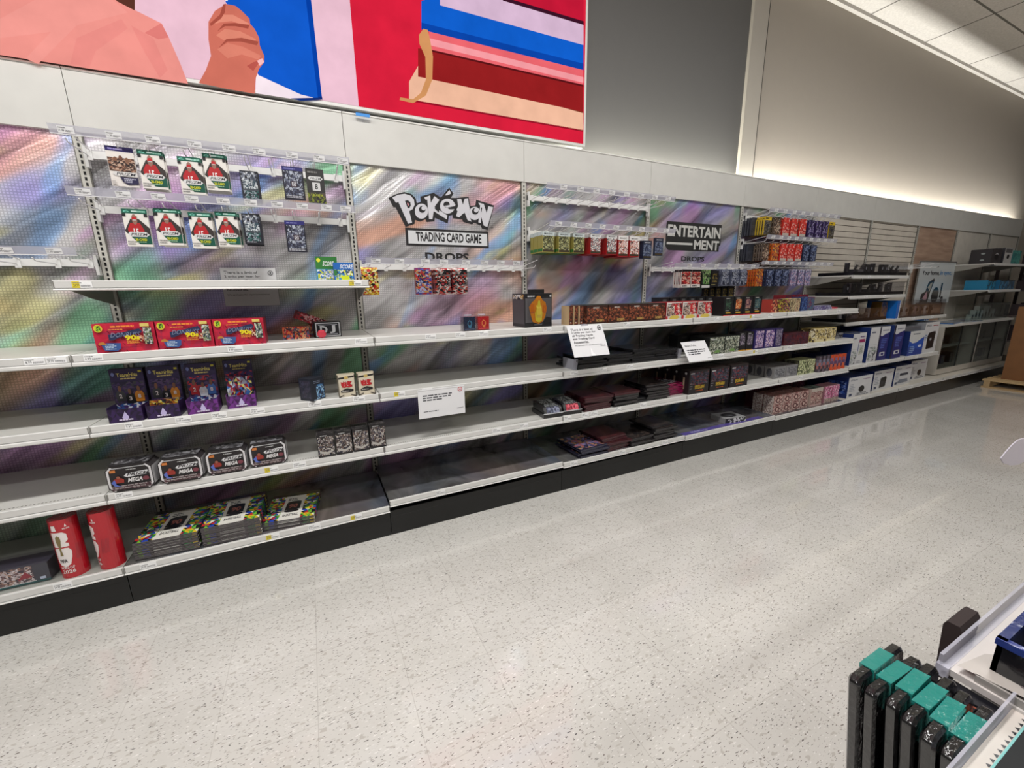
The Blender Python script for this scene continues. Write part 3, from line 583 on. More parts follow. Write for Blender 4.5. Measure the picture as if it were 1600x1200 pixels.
optic = Stock(hanger('hanging_card_pack', .098, .165, .010, (38, 38, 78), [('r', 0, 0, 1, 1, (30, 30, 44)), ('r', 0, .88, 1, 1, (44, 42, 110)), ('l', .1, .9, .9, .97, 1, (120, 120, 180)), ('n', .06, .14, .94, .86, [(44, 44, 60), (90, 96, 116), (170, 176, 190), (60, 62, 84), (30, 30, 44)], 8, 8, 9), ('r', .38, .38, .66, .56, (60, 40, 50)), ('r', .42, .41, .62, .53, (200, 200, 206)), ('t', 'O', .45, .42, .59, .52, (60, 40, 50), .04), ('l', .08, .04, .92, .13, 2, (190, 190, 200))]))
prizm = Stock(hanger('hanging_card_pack', .09, .175, .010, (50, 48, 46), [('r', 0, 0, 1, 1, (46, 44, 44)), ('p', [(.08, .72), (.2, .78), (.8, .78), (.92, .72), (.8, .66), (.2, .66)], (214, 214, 214)), ('t', 'PRIZM', .22, .69, .8, .75, (60, 60, 62), .01, .04), ('r', .3, .36, .74, .6, (206, 206, 206)), ('t', '8', .44, .4, .6, .56, BK, .03), ('n', 0, 0, 1, .3, [(60, 66, 30), (30, 30, 32), (120, 130, 40), (80, 70, 60)], 6, 3, 4), ('t', 'BLASTER', .3, .2, .85, .26, (190, 196, 60), .01), ('l', .1, .85, .9, .95, 1, (120, 118, 116))]))
YH = -.225
def hang(stock, x, z, y=YH, lab='', n=1, back='', grp='', step=.014, jit=.004, rz=0, sd=0):
    """front pack at y, n-1 more behind it on the same hook"""
    rr = random.Random(sd + int(x * 1000))
    stock.put((x, y, z), rz, lab, grp or 'hanging card packs')
    for i in range(1, n):
        stock.put((x + rr.uniform(-jit, jit), y + i * step, z + rr.uniform(-jit, jit) * .6), rz + rr.uniform(-.02, .02), back if n > 2 else back, (grp or 'hanging card packs') if n == 2 else back)
Zu = 2.118; Zl = 1.862
hang(purple_pack, .206, Zu + .002, lab='purple topped white card pack hanging leftmost on the upper rail', rz=.12)
hang(green, .318, Zu, lab='green topped card pack with red player, upper rail, beside the purple one', n=4, back='green topped packs behind the front one beside the purple topped pack', rz=.05, jit=.012)
hang(green, .468, Zu - .012, lab='green topped card pack with red player, second green from left on upper rail', n=3, back='green topped packs behind the second front one on the upper rail')
hang(green, .572, Zu + .014, lab='green topped card pack with red player, rightmost green on the upper rail', n=5, back='green topped packs behind the rightmost green one on the upper rail', jit=.007)
hang(silver, .714, Zu - .05, lab='silver and navy foil pack hanging on the upper rail above its twin', n=2, back='silver and navy pack tucked behind the upper silver foil pack')
hang(optic, .918, Zu - .008, lab='dark blue header pack hanging on the upper rail beside the black one', n=2, back='dark blue pack tucked behind the one on the upper rail')
hang(prizm, 1.028, Zu - .008, lab='black slim card pack hanging rightmost on the upper rail', n=2, back='black slim pack tucked behind the rightmost one on the upper rail')
hang(green, .215, Zl - .012, lab='green topped card pack with red player, leftmost on the lower rail', n=2, back='green topped pack tucked behind the leftmost lower one', rz=-.03)
hang(green, .338, Zl - .002, lab='green topped card pack with red player, second on the lower rail', n=5, back='green topped packs behind the second one on the lower rail', jit=.009)
hang(green, .472, Zl - .012, lab='green topped card pack with red player, third on the lower rail', n=4, back='green topped packs behind the third one on the lower rail')
hang(green, .584, Zl - .002, lab='green topped card pack with red player, fourth on the lower rail', n=5, back='green topped packs behind the fourth one on the lower rail', jit=.008)
hang(silver, .695, Zl - .004, lab='silver and navy foil pack hanging on the lower rail beside green packs', n=6, back='silver and navy foil packs behind the front one on the lower rail', jit=.008)
hang(optic, .898, Zl - .028, lab='dark blue header pack hanging alone on the lower rail')
# boosters below the big logo ---------------------------------------------
def pouch(name, w, h, d, col, cols, sd, extra=(), cat='card pack', mat='foil'):
    mb = MB(); pr = [(-.001, 0), (-d * .5, -.012), (-d * .8, -h * .3), (-d * .8, -h * .7), (-d * .5, -h + .012), (-.001, -h), (.001, -h), (d * .4, -h * .6), (d * .4, -h * .3), (.001, 0)]
    mb.prism(pr, -w / 2, w / 2, col)
    k = 0
    for (a, b_) in ((0, 1), (1, 2), (2, 3), (3, 4), (4, 5)):
        y0, z0 = pr[a]; y1, z1 = pr[b_]; V = Vector((0, y0 - y1, z0 - z1)); L_ = V.length; V.normalize()
        cc = cols if 0 < a < 4 else [col, cols[0]]
        mb.art((-w / 2, y1, z1), UX, tuple(V), w, L_, [('n', 0, 0, 1, 1, cc, 5 if a == 2 else 4, 4 if a == 2 else 2, sd + a)])
    yb = -d * .8
    mb.art((-w / 2, yb - .0008, -h * .7), UX, UZ, w, h * .4, list(extra)); o = mb.build(name, (mat,)); tag(o, None, cat); return o
RB = [(190, 30, 40), (30, 28, 32), (220, 200, 70), (240, 236, 220), (120, 40, 30)]
bo_y = Stock(pouch('foil_booster_pack', .096, .165, .016, (150, 26, 32), [(226, 202, 70), (34, 30, 30), (238, 230, 170), (180, 120, 40), (190, 40, 40)], 11))
bo_b = Stock(pouch('foil_booster_pack', .1, .165, .016, (160, 26, 34), [(60, 70, 150), (170, 170, 200), (200, 150, 90), (40, 40, 60), (190, 60, 60)], 21))
bo_w = Stock(pouch('foil_booster_pack', .104, .168, .016, (150, 24, 32), [(200, 190, 186), (40, 34, 36), (180, 60, 50), (110, 100, 100), (28, 26, 28)], 31, [('e', .5, .25, .16, .2, BK), ('e', .5, .25, .09, .11, (170, 70, 80))]))
hang(bo_y, 1.273, 1.592, y=-.2, lab='yellow and black foil booster pack hanging leftmost below the logo', grp='foil booster packs')
hang(bo_b, 1.601, 1.591, y=-.2, lab='blue and purple foil booster pack hanging below the big logo', grp='foil booster packs', n=2, back='blue foil pack tucked behind the front blue one')
hang(bo_w, 1.728, 1.592, y=-.2, lab='black and pink foil booster pack, left one of the pair below the logo', grp='foil booster packs', n=5, back='black and red foil packs behind the left black and pink one', jit=.006, step=.018)
hang(bo_w, 1.848, 1.594, y=-.2, lab='black and pink foil booster pack, right one of the pair below the logo', grp='foil booster packs', n=5, back='black and red foil packs behind the right black and pink one', jit=.006, step=.018)
# green and red hanging boxes, bay 2 ----------------------------------------
def hbox(w, h, d, col, headc, cols, sd, body2, logoC=(40, 40, 40)):
    mb = MB(); mb.box(-w / 2, w / 2, 0, d, -h, 0, col, bottom=body2)
    mb.art((-w / 2, 0, -h), UX, UZ, w, h, [('r', 0, .8, 1, 1, headc), ('n', .04, .14, .96, .8, cols, 7, 8, sd), ('r', .04, .04, .96, .14, (60, 50, 34)), ('t', 'MAGIC', .15, .86, .85, .93, logoC, .01)])
    mb.art((-w / 2, d, -h), (0, -1, 0), UZ, d, h, [('r', 0, .06, 1, .2, body2), ('r', 0, .82, 1, 1, headc)])
    o = mb.build('hanging_booster_box'); tag(o, None, 'card box'); return o
hb_g = Stock(hbox(.1, .145, .02, (150, 140, 70), (196, 206, 206), [(60, 60, 44), (130, 130, 90), (180, 180, 130), (40, 44, 40), (100, 96, 50)], 41, (24, 110, 50)))
hb_r = Stock(hbox(.1, .15, .02, (150, 36, 36), (222, 222, 222), [(200, 200, 200), (50, 50, 56), (120, 120, 124), (150, 60, 50), (230, 226, 220)], 43, (170, 24, 30)))
hb_w = Stock(hbox(.1, .155, .02, (160, 34, 36), (232, 230, 228), [(220, 210, 205), (180, 60, 50), (70, 60, 60), (200, 150, 130), (236, 230, 226)], 45, (176, 26, 32)))
hb_n = Stock(hbox(.09, .14, .02, (40, 48, 70), (30, 36, 56), [(40, 50, 80), (80, 90, 120), (30, 34, 50), (120, 130, 150)], 47, (30, 36, 60), (200, 200, 210)))
ordn = ['first', 'second', 'third', 'fourth', 'fifth', 'sixth', 'seventh', 'eighth', 'ninth', 'tenth']
for i, x in enumerate((2.525, 2.66, 2.79)):
    hang(hb_g, x, 1.852, lab='green and gold booster box at the front, %s hook from the left upright' % ordn[i], n=8, back='green and gold booster boxes lined behind the front one, %s hook' % ordn[i], step=.0225, jit=.001, grp='hanging booster boxes')
for i, x in enumerate((2.945, 3.10)):
    hang(hb_r, x, 1.855, lab='grey and red booster box at the front, %s hook from the left upright' % ordn[i + 3], n=8, back='red booster boxes lined behind the front one, %s hook' % ordn[i + 3], step=.0225, jit=.001, grp='hanging booster boxes')
for i, x in enumerate((3.215, 3.33)):
    hang(hb_w, x, 1.848 - .0, lab='white and red booster box at the front, %s hook from the left upright' % ordn[i + 5], n=8, back='red sided booster boxes lined behind the front one, %s hook' % ordn[i + 5], step=.0225, jit=.001, grp='hanging booster boxes')
hang(hb_n, 3.455, 1.82, y=-.24, lab='navy booster box hanging left of the entertainment logo, left one', n=2, back='navy booster box behind the left navy one', step=.0225, grp='hanging booster boxes')
hang(hb_n, 3.58, 1.845, y=-.24, lab='navy booster box hanging nearest the entertainment logo', grp='hanging booster boxes')
# bay 3 hooks
pk_rw = Stock(hanger('hanging_card_pack', .11, .155, .014, (214, 206, 200), [('r', 0, 0, 1, 1, (200, 40, 44)), ('n', 0, .2, 1, .9, [(190, 40, 44), (40, 34, 36), (120, 40, 40), (220, 180, 160)], 5, 6, 3), ('r', 0, 0, 1, .18, (222, 218, 214)), ('r', 0, .88, 1, 1, BK), ('l', .1, .04, .9, .14, 1, (60, 60, 60))]))
pk_g = Stock(hanger('hanging_card_pack', .105, .16, .014, (30, 36, 30), [('n', 0, .2, 1, 1, [(30, 50, 34), (90, 140, 70), (24, 26, 26), (150, 170, 120)], 5, 6, 5), ('r', 0, 0, 1, .14, (214, 212, 210))]))
pk_k = Stock(hanger('hanging_card_pack', .1, .15, .014, (26, 25, 27), [('r', 0, 0, 1, 1, (26, 25, 27)), ('n', .2, .3, .8, .8, [(150, 130, 60), (40, 38, 36), (24, 24, 26)], 4, 5, 4), ('l', .1, .1, .9, .2, 1, (150, 140, 90))]))
GBL = [(120, 126, 150), (160, 166, 186), (80, 86, 110), (50, 54, 72), (190, 194, 206)]
pk_gb = Stock(pouch('hanging_card_pouch', .1, .155, .02, (110, 116, 138), GBL, 51))
hang(pk_rw, 3.965, 1.6, y=-.2, lab='red and white card pack, leftmost below the drops lettering', n=5, back='red card packs behind the leftmost below the drops lettering', grp='packs below the entertainment logo', step=.02)
hang(pk_rw, 4.09, 1.6, y=-.2, lab='red and white card pack, second below the drops lettering', n=5, back='red card packs behind the second below the drops lettering', grp='packs below the entertainment logo', step=.02)
hang(pk_g, 4.22, 1.6, y=-.2, lab='green card pack hanging beside the red and white ones', n=5, back='green card packs behind the front green one', grp='packs below the entertainment logo', step=.02)
hang(pk_k, 4.335, 1.595, y=-.2, lab='black and gold card pack hanging beside the green one', n=6, back='black card packs behind the black and gold one', grp='packs below the entertainment logo', step=.025, jit=.01)
for i, x in enumerate((4.46, 4.6, 4.72)):
    hang(pk_gb, x, 1.608, y=-.2, lab='blue grey card pouch below the entertainment logo, %s of three rows' % ordn[i], n=7, back='blue grey pouches behind the front one of the %s row' % ordn[i], grp='blue grey pouches', step=.025, jit=.004)
for i in range(5):
    pk_k.put((4.36 + .075 * i, -.1 - .01 * i, 1.46), .1, 'black pack hanging low under the blue grey pouches, %s from the left' % ordn[i], 'low black packs')
# bay 4 hooks
def simple_pack(col, cols, sd, w=.1, h=.165, head=None, d=.016, foot=None):
    f = [('n', 0, 0, 1, 1, cols, 6, 8, sd)]
    if head: f.append(('r', 0, .8, 1, 1, head)); f.append(('l', .1, .84, .9, .96, 1, (60, 50, 30)))
    if foot: f.append(('r', 0, 0, 1, .14, foot))
    return Stock(hanger('hanging_card_pack', w, h, d, col, f))
s_dark = simple_pack((52, 54, 62), [(50, 52, 60), (66, 68, 78), (44, 46, 54)], 1)
s_yel = simple_pack((190, 160, 40), [(50, 52, 60), (90, 80, 50), (120, 116, 110), (40, 40, 46)], 2, head=(216, 180, 30))
s_brn = simple_pack((96, 84, 74), [(60, 44, 36), (120, 90, 70), (190, 170, 150), (40, 34, 32)], 3)
s_red = simple_pack((196, 46, 38), [(204, 40, 34), (220, 90, 70), (150, 28, 30), (236, 190, 180), (190, 34, 34)], 4, foot=(190, 180, 170))
s_pur = simple_pack((50, 34, 80), [(44, 30, 76), (90, 70, 130), (24, 22, 34), (160, 150, 190), (36, 34, 60)], 5)
s_org = simple_pack((190, 84, 30), [(200, 90, 36), (220, 160, 60), (90, 60, 80), (120, 50, 30)], 6)
s_nav = simple_pack((36, 42, 66), [(40, 48, 80), (70, 84, 120), (150, 160, 190), (28, 30, 44), (34, 40, 64)], 7)
s_pas = simple_pack((110, 100, 130), [(150, 150, 190), (190, 150, 170), (90, 90, 130), (60, 50, 80), (200, 200, 214)], 8)
def row4(z, seq, rn):
    for i, (x, st, cn, n, y) in enumerate(seq):
        hang(st, x, z, y=y, lab='%s hanging pack at the front, %s row of the last silver bay, hook %s' % (cn, rn, ordn[i]), n=n, back='%s packs behind the front one, %s row, %s hook' % (cn, rn, ordn[i]), grp='packs in the last silver bay', step=.026, jit=.002)
row4(2.1, [(4.87 + .07, s_dark, 'dark grey', 4, -.12), (5.0, s_yel, 'yellow topped', 7, -.21), (5.13, s_brn, 'brown', 7, -.22), (5.26, s_red, 'red', 8, -.23), (5.39, s_red, 'bright red', 8, -.23), (5.52, s_red, 'scarlet', 8, -.24), (5.66, s_pur, 'purple', 8, -.24), (5.79, s_pur, 'violet', 8, -.24), (5.91, s_pur, 'dark purple', 7, -.24), (6.03, s_yel, 'yellow headed', 7, -.24)], 'top')
row4(1.86, [(4.95, s_dark, 'dark grey', 4, -.1), (5.03, s_brn, 'brown', 7, -.2), (5.15, s_org, 'orange', 7, -.22), (5.27, s_red, 'red', 8, -.23), (5.39, s_red, 'bright red', 8, -.23), (5.5, s_red, 'scarlet', 8, -.24), (5.63, s_nav, 'navy', 7, -.24), (5.76, s_nav, 'dark blue', 7, -.24)], 'middle')
row4(1.612, [(4.98, s_org, 'orange', 7, -.2), (5.11, s_nav, 'navy', 7, -.22), (5.23, s_nav, 'dark blue', 7, -.23), (5.35, s_nav, 'deep blue', 7, -.23), (5.47, s_pas, 'pale blue', 7, -.24), (5.6, s_pas, 'lilac', 7, -.24), (5.72, s_pas, 'pinkish', 6, -.24)], 'lowest')

# ---------------------------------------------------------------- top shelf behind: score boxes and sign
def score(col, col2, seed): return [('r', 0, .5, 1, 1, col), ('r', 0, 0, 1, .5, col2), ('e', .14, .86, .09, .08, (220, 220, 60)), ('t', 'SCORE', .3, .62, .8, .82, (230, 236, 230), .02, .05), ('n', .05, .06, .95, .48, [(30, 90, 170), (210, 220, 230), (60, 120, 190), (190, 200, 60), (240, 240, 240)], 7, 4, seed)]
boxd('card_box', .112, .135, .05, (40, 120, 60), score((52, 122, 56), (60, 150, 190), 4), label='green and blue card box standing behind, at the right end of the highest shelf', cat='card box', loc=(1.035, -.28, 1.508))
boxd('card_box', .105, .1, .05, (30, 90, 170), [('r', 0, 0, 1, 1, (34, 100, 180)), ('t', 'SCORE', .3, .68, .95, .9, (230, 236, 240), .02, .05), ('n', .05, .04, .95, .62, [(30, 90, 170), (230, 230, 230), (60, 140, 200), (210, 220, 60), (40, 50, 70)], 7, 4, 5), ('r', .35, .05, .75, .3, (206, 220, 40)), ('r', 0, .3, .15, .6, (50, 120, 60))], label='blue card box beside the upright at the right end of the highest shelf', cat='card box', loc=(1.118, -.345, 1.508))
def target_mark(cx, cy, rx, ry, c=(60, 60, 62), bg=(224, 224, 226)):
    return [('e', cx, cy, rx, ry, c), ('e', cx, cy, rx * .72, ry * .72, bg), ('e', cx, cy, rx * .38, ry * .38, c)]
sg = (222, 222, 224)
mb = MB(); w, h = .275, .215
mb.box(0, w, -.0015, 0, 0, h, sg); mb.art((0, -.0015, 0), UX, UZ, w, h, [('t', 'There is a limit of', .06, .84, .66, .92, (50, 50, 54), .012), ('t', '2 units per item for', .06, .73, .7, .81, (50, 50, 54), .012), ('t', 'all Trading Cards', .06, .62, .6, .7, (50, 50, 54), .012), ('t', 'and Trading Card', .06, .51, .62, .59, (50, 50, 54), .012), ('t', 'Accessories.', .06, .40, .45, .48, (50, 50, 54), .012), ('t', 'We apologize for any inconvenience.', .06, .27, .84, .32, (70, 70, 74), .008)] + target_mark(.9, .87, .05, .062))
mb.build('paper_sign', ('paper',), loc=(.488, -.02, 1.378), label='pale paper sign on the silver backing, half hidden behind the highest shelf', cat='sign')

# ---------------------------------------------------------------- upper shelf (z 1.205)
S1, S2, S3 = 1.205, .89, .57
RD = (196, 34, 62)
def red_front(sd):
    f = [('r', 0, 0, 1, 1, RD), ('n', .0, 0, 1, 1, [(198, 34, 64), (204, 40, 66), (188, 30, 58), (176, 38, 70)], 6, 3, sd)]
    rr = random.Random(sd)
    for k in range(16):
        x = rr.uniform(.03, .94); y = rr.choice((.06, .3, .52, .75, .92)); f.append(('p', [(x, y), (x + .012, y), (x + .04, y - .08), (x + .028, y - .08)], (60, 16, 26)))
    f += [('e', .1, .84, .07, .13, (226, 196, 60)), ('n', .06, .75, .14, .93, [(120, 190, 50), (40, 60, 30), (180, 210, 50)], 2, 2, 3), ('r', .78, .86, .93, .97, (222, 200, 110)), ('l', .3, .84, .68, .95, 1, (236, 140, 60)), ('l', .26, .76, .5, .82, 1, (236, 150, 70)),
          ('p', [(.24, .42), (.24, .62), (.42, .66), (.76, .8), (.8, .7), (.78, .64), (.46, .54), (.3, .42)], (42, 50, 84)), ('t', 'DONRUSS', .27, .52, .74, .68, (128, 138, 166), .0, .03), ('t', '90s', .5, .4, .76, .58, (230, 210, 40), .05), ('l', .52, .28, .72, .4, 2, (230, 150, 60)),
          ('p', [(.1, .3), (.2, .34), (.42, .32), (.4, .12), (.34, .05), (.14, .08)], (60, 90, 150)), ('l', .16, .1, .38, .3, 4, (190, 210, 230)), ('p', [(.06, .28), (.2, .28), (.14, .38), (.08, .36)], (190, 130, 60)),
          ('n', .74, .34, .84, .56, [(180, 60, 40), (220, 190, 160), (90, 30, 30)], 3, 3, sd + 1), ('n', .82, .24, .96, .82, [(70, 80, 90), (200, 204, 200), (110, 130, 90), (40, 44, 48), (170, 160, 130)], 4, 6, sd + 2)]
    return f
for i, (xc, y, rz, lb_) in enumerate(((.187, -.56, 0, 'red and pink 90s card box, leftmost of the three on the upper shelf'), (.397, -.556, 0, 'red and pink 90s card box, middle of the three on the upper shelf'), (.607, -.552, 0, 'red and pink 90s card box, rightmost of the three on the upper shelf'))):
    boxd('card_box', .206, .124, .12, (150, 26, 48), red_front(10 + i), label=lb_, cat='card box', group='red and pink card boxes', loc=(xc, y, S1))
SR = [(190, 40, 50), (220, 120, 60), (90, 90, 120), (60, 30, 40), (200, 160, 120)]
o = boxd('card_box', .125, .065, .05, (170, 40, 46), [('n', 0, 0, 1, 1, SR, 9, 4, 2)], side=[('n', 0, 0, 1, 1, SR, 4, 4, 3)], label='small red patterned card box lying at the pile left of the black lettered box', cat='card box', loc=(.842, -.43, S1))
o = boxd('card_box', .135, .085, .05, BK, [('r', .04, .06, .96, .94, (214, 216, 220)), ('r', .08, .12, .92, .88, (26, 26, 34)), ('t', 'D', .2, .25, .48, .75, (214, 216, 220), .04), ('t', 'J', .56, .25, .78, .75, (214, 216, 220), .04), ('r', .14, .18, .86, .22, (190, 190, 200)), ('r', .14, .78, .86, .82, (190, 190, 200))], label='black card box with white outlined letters in the small pile', cat='card box', loc=(1.0, -.42, S1)); o.rotation_euler = (0, 0, .12)
o = boxd('card_box', .16, .045, .06, (150, 26, 40), [('n', 0, 0, 1, 1, [(170, 30, 44), (60, 20, 30), (200, 150, 150), (130, 24, 40)], 9, 3, 8)], label='long red card box lying tilted on top behind the black lettered box', cat='card box', loc=(.915, -.36, S1 + .075)); o.rotation_euler = (0, .42, .2)
o = boxd('card_box', .1, .07, .05, (150, 26, 40), [('n', 0, 0, 1, 1, SR, 6, 3, 9)], label='red card box standing behind the small pile on the upper shelf', cat='card box', loc=(.95, -.33, S1))
mb = MB(); [mb.tess([(.022 * math.cos(a * PI / 8), .022 * math.sin(a * PI / 8)) for a in range(16)], lambda x, z: (x, 0, z + .022), (200, 60, 76))]; mb.prism([(0, .002), (-.008, .006), (-.008, .036), (0, .042)], -.014, .014, (196, 64, 78)); mb.build('red_token', ('gloss',), label='small round red token leaning on the black lettered box', cat='token', loc=(.965, -.452, S1))
# two small deck boxes in acrylic
for xc, c1, c2, lb_ in ((1.781, (24, 36, 60), (60, 120, 150), 'small dark blue deck box on the upper shelf below the booster packs'), (1.872, (176, 30, 34), (220, 130, 70), 'small red deck box on the upper shelf beside the dark blue one')):
    r = empty('deck_box', (xc, -.55, S1), lb_, 'deck box', 'small deck boxes')
    mb = MB(); mb.box(-.036, .036, .003, .06, .004, .084, c1); mb.art((-.036, .003, .004), UX, UZ, .072, .08, [('p', [(.4, .2), (.62, .15), (.7, .45), (.6, .6), (.5, .8), (.46, .5)], c2), ('e', .52, .5, .2, .24, c2), ('e', .5, .52, .12, .16, c1), ('r', .06, .06, .94, .12, tuple(min(255, q + 60) for q in c1))]); mb.build('carton', ('gloss',), r)
    mb = MB(); mb.box(-.041, .041, 0, .064, 0, .09, (255, 255, 255)); mb.build('clear_case', ('clear',), r)
    mb = MB(); mb.box(-.02, .02, .02, .045, .0905, .098, (215, 215, 220)); mb.build('hang_tab', ('frost',), r)
# orange figure window box
r = empty('window_box', (2.26, -.545, S1), 'black display box with orange and yellow contents behind its window', 'box')
mb = MB(); mb.box(-.1, .1, .0, .18, 0, .215, (34, 33, 36)); mb.box(-.06, .06, .03, .034, .215, .24, (26, 26, 28))
mb.art((-.1, 0, 0), UX, UZ, .2, .215, [('r', .02, .14, .98, .86, (92, 90, 92)), ('r', .02, .86, .98, .97, (24, 24, 26)), ('l', .1, .88, .5, .96, 1, (200, 200, 200)), ('r', 0, 0, 1, .14, (40, 40, 42)), ('r', .3, .03, .7, .12, (20, 20, 20)), ('r', .33, .05, .67, .10, (90, 90, 92)), ('p', [(.66, .14), (.8, .3), (.98, .26), (.98, 0), (.6, 0)], (26, 26, 30)), ('e', .94, .92, .035, .035, (200, 200, 200))])
mb.art((-.1, .18, 0), (0, -1, 0), UZ, .18, .215, [('r', .05, .1, .95, .82, (70, 68, 72)), ('n', .1, .84, .9, .97, [(190, 150, 70), (24, 24, 26), (200, 200, 200)], 5, 2, 2)])
mb.build('carton', ('print',), r)
mb = MB(); mb.tess([(-.045, .035), (-.06, .08), (-.072, .13), (-.05, .16), (-.03, .175), (-.01, .2), (.01, .2), (.03, .17), (.05, .16), (.06, .12), (.05, .07), (.03, .035), (0, .02)], lambda x, z: (x, -.004, z), (214, 132, 30)); mb.tess([(-.025, .04), (-.03, .09), (-.012, .13), (-.006, .17), (.008, .17), (.012, .13), (.026, .09), (.02, .04), (0, .03)], lambda x, z: (x, -.008, z), (224, 206, 60))
mb.prism([(-.008, .06), (-.014, .08), (-.012, .12), (-.004, .14), (-.002, .05)], -.018, .018, (226, 200, 70)); mb.prism([(-.0045, .09), (-.008, .1), (-.006, .15), (-.001, .15), (-.001, .09)], -.06, -.035, (206, 110, 24)); mb.prism([(-.0045, .09), (-.008, .1), (-.006, .14), (-.001, .14), (-.001, .09)], .034, .055, (206, 110, 24)); mb.build('orange_shape', ('gloss',), r)
mb = MB(); mb.box(-.092, .092, -.017, -.0165, .028, .2, (255, 255, 255)); mb.build('window', ('clear',), r)
# brown boxes row
BR = [(90, 44, 32), (60, 30, 26), (130, 66, 44), (44, 26, 24), (160, 90, 60), (70, 50, 34)]
bundle_f = [('r', 0, 0, 1, 1, (56, 32, 26)), ('n', .0, .1, 1, .86, BR, 9, 7, 4), ('t', 'MAGIC', .3, .82, .58, .91, (210, 200, 190), .02), ('t', 'HOBBIT', .45, .1, .82, .24, (196, 160, 90), .03)]
bun = Stock(boxd('bundle_box', .178, .127, .2, (52, 34, 28), bundle_f, side=[('n', 0, 0, 1, 1, BR, 4, 5, 6)], top=[('r', 0, 0, 1, 1, (40, 46, 34))])); tag(bun.o, None, 'box')
for i, (xc, y) in enumerate(((2.725, -.57), (2.908, -.572), (3.09, -.574), (3.27, -.576))):
    bun.put((xc, y + .012, S1), 0, 'dark brown fantasy card box, %s of four on the upper shelf' % ['leftmost', 'second from left', 'third from left', 'rightmost'][i], 'brown fantasy card boxes')
sl = Stock(boxd('slim_box', .034, .127, .09, (60, 30, 26), [('n', .12, .05, 1, .95, BR, 3, 7, 5), ('r', 0, 0, .12, 1, (196, 170, 130)), ('e', .5, .12, .12, .03, (210, 200, 190))], side=[('r', 0, 0, 1, 1, (196, 170, 130))])); tag(sl.o, None, 'box')
for i, x in enumerate((2.515, 2.553, 2.592)): sl.put((x, -.56 + .02 - .006 * i, S1), 0, 'narrow brown box spine left of the brown card boxes, %s' % ['leftmost', 'middle', 'rightmost'][i], 'narrow brown boxes')
rw_f = [('r', 0, 0, 1, 1, (214, 206, 200)), ('n', .3, .25, 1, .95, [(190, 30, 40), (220, 200, 190), (60, 40, 44), (200, 60, 60)], 7, 6, 3), ('n', .04, .2, .5, .8, [(226, 220, 210), (90, 60, 60), (200, 160, 140), (60, 50, 50)], 5, 6, 4), ('p', [(.2, .05), (.3, .2), (.7, .24), (.9, .1), (.7, .0), (.3, 0)], (214, 190, 90)), ('r', 0, .0, .1, .2, (190, 30, 40)), ('l', .08, .84, .4, .94, 1, (90, 80, 80))]
rw = Stock(boxd('card_box', .162, .128, .2, (176, 30, 38), rw_f, side=[('r', 0, 0, 1, 1, (176, 30, 38))])); tag(rw.o, None, 'card box')
for i, xc in enumerate((3.455, 3.625, 3.795)): rw.put((xc, -.562, S1), 0, 'red and white card box on the upper shelf, %s of three' % ['left', 'middle', 'right'][i], 'red and white card boxes')
KB = [(40, 36, 36), (90, 60, 40), (60, 66, 60), (26, 25, 27), (150, 90, 50)]
for i, xc in enumerate((4.085, 4.21, 4.335, 4.46)):
    boxd('card_box', .118, .158, .12, (24, 24, 26), [('r', 0, 0, 1, 1, (26, 26, 28)), ('n', .2, .35, .8, .85, [[(60, 90, 70), (40, 44, 40), (26, 26, 28)], [(190, 90, 40), (120, 50, 30), (220, 170, 120)], [(120, 70, 90), (60, 40, 60), (180, 140, 120)], [(60, 90, 100), (40, 60, 60), (120, 130, 120)]][i], 5, 5, i), ('l', .2, .88, .8, .95, 1, (190, 186, 180)), ('r', .25, .12, .75, .2, (190, 150, 50)), ('r', 0, 0, 1, .05, (190, 30, 34)), ('l', .2, .24, .8, .32, 1, (150, 150, 150))], label='black collector card box on the upper shelf, %s of four' % ['leftmost', 'second', 'third', 'rightmost'][i], cat='card box', group='black collector card boxes', loc=(xc, -.555, S1))
for i in range(6): boxd('card_box', .1, .16, .1, (26, 26, 28), [('r', .3, .8, .7, .9, (90, 90, 90))], label='black box standing behind the red and white card boxes, %s from the left' % ordn[i], cat='card box', group='black boxes behind', loc=(3.62 + .11 * i, -.3, S1))
mixb = [(4.79, .088, .118, (170, 60, 50), [(180, 60, 50), (220, 170, 120), (90, 40, 40)], 'red and cream'), (4.885, .09, .12, (90, 50, 40), [(190, 180, 60), (90, 50, 44), (40, 34, 36), (150, 80, 70)], 'dark box with yellow corner, left'), (4.98, .09, .12, (100, 50, 60), [(200, 190, 60), (110, 50, 60), (50, 40, 46), (160, 100, 110)], 'dark box with yellow corner, right'), (5.07, .07, .122, (200, 186, 150), [(206, 190, 150), (150, 130, 100), (70, 60, 50)], 'cream narrow, left'), (5.15, .07, .122, (206, 190, 160), [(206, 190, 150), (160, 120, 100), (90, 80, 60)], 'cream narrow, right'), (5.255, .09, .13, (40, 60, 110), [(40, 60, 120), (90, 120, 170), (30, 40, 80)], 'blue, left'), (5.36, .11, .13, (46, 56, 100), [(40, 60, 120), (80, 110, 120), (120, 60, 70)], 'blue, right')]
for i, (xc, w, h, c, cols, nm) in enumerate(mixb): boxd('card_box', w, h, .1, c, [('n', 0, 0, 1, 1, cols, 5, 6, 60 + i)], label='small card box beyond the black collector boxes: ' + nm, cat='card box', group='small mixed card boxes', loc=(xc, -.5, S1))
boxd('card_box', .42, .15, .1, (120, 30, 40), [('n', 0, 0, 1, 1, [(140, 30, 44), (60, 40, 70), (110, 30, 40)], 12, 4, 3)], label='wide dark red box standing behind the blue small boxes', cat='card box', loc=(5.4, -.33, S1))
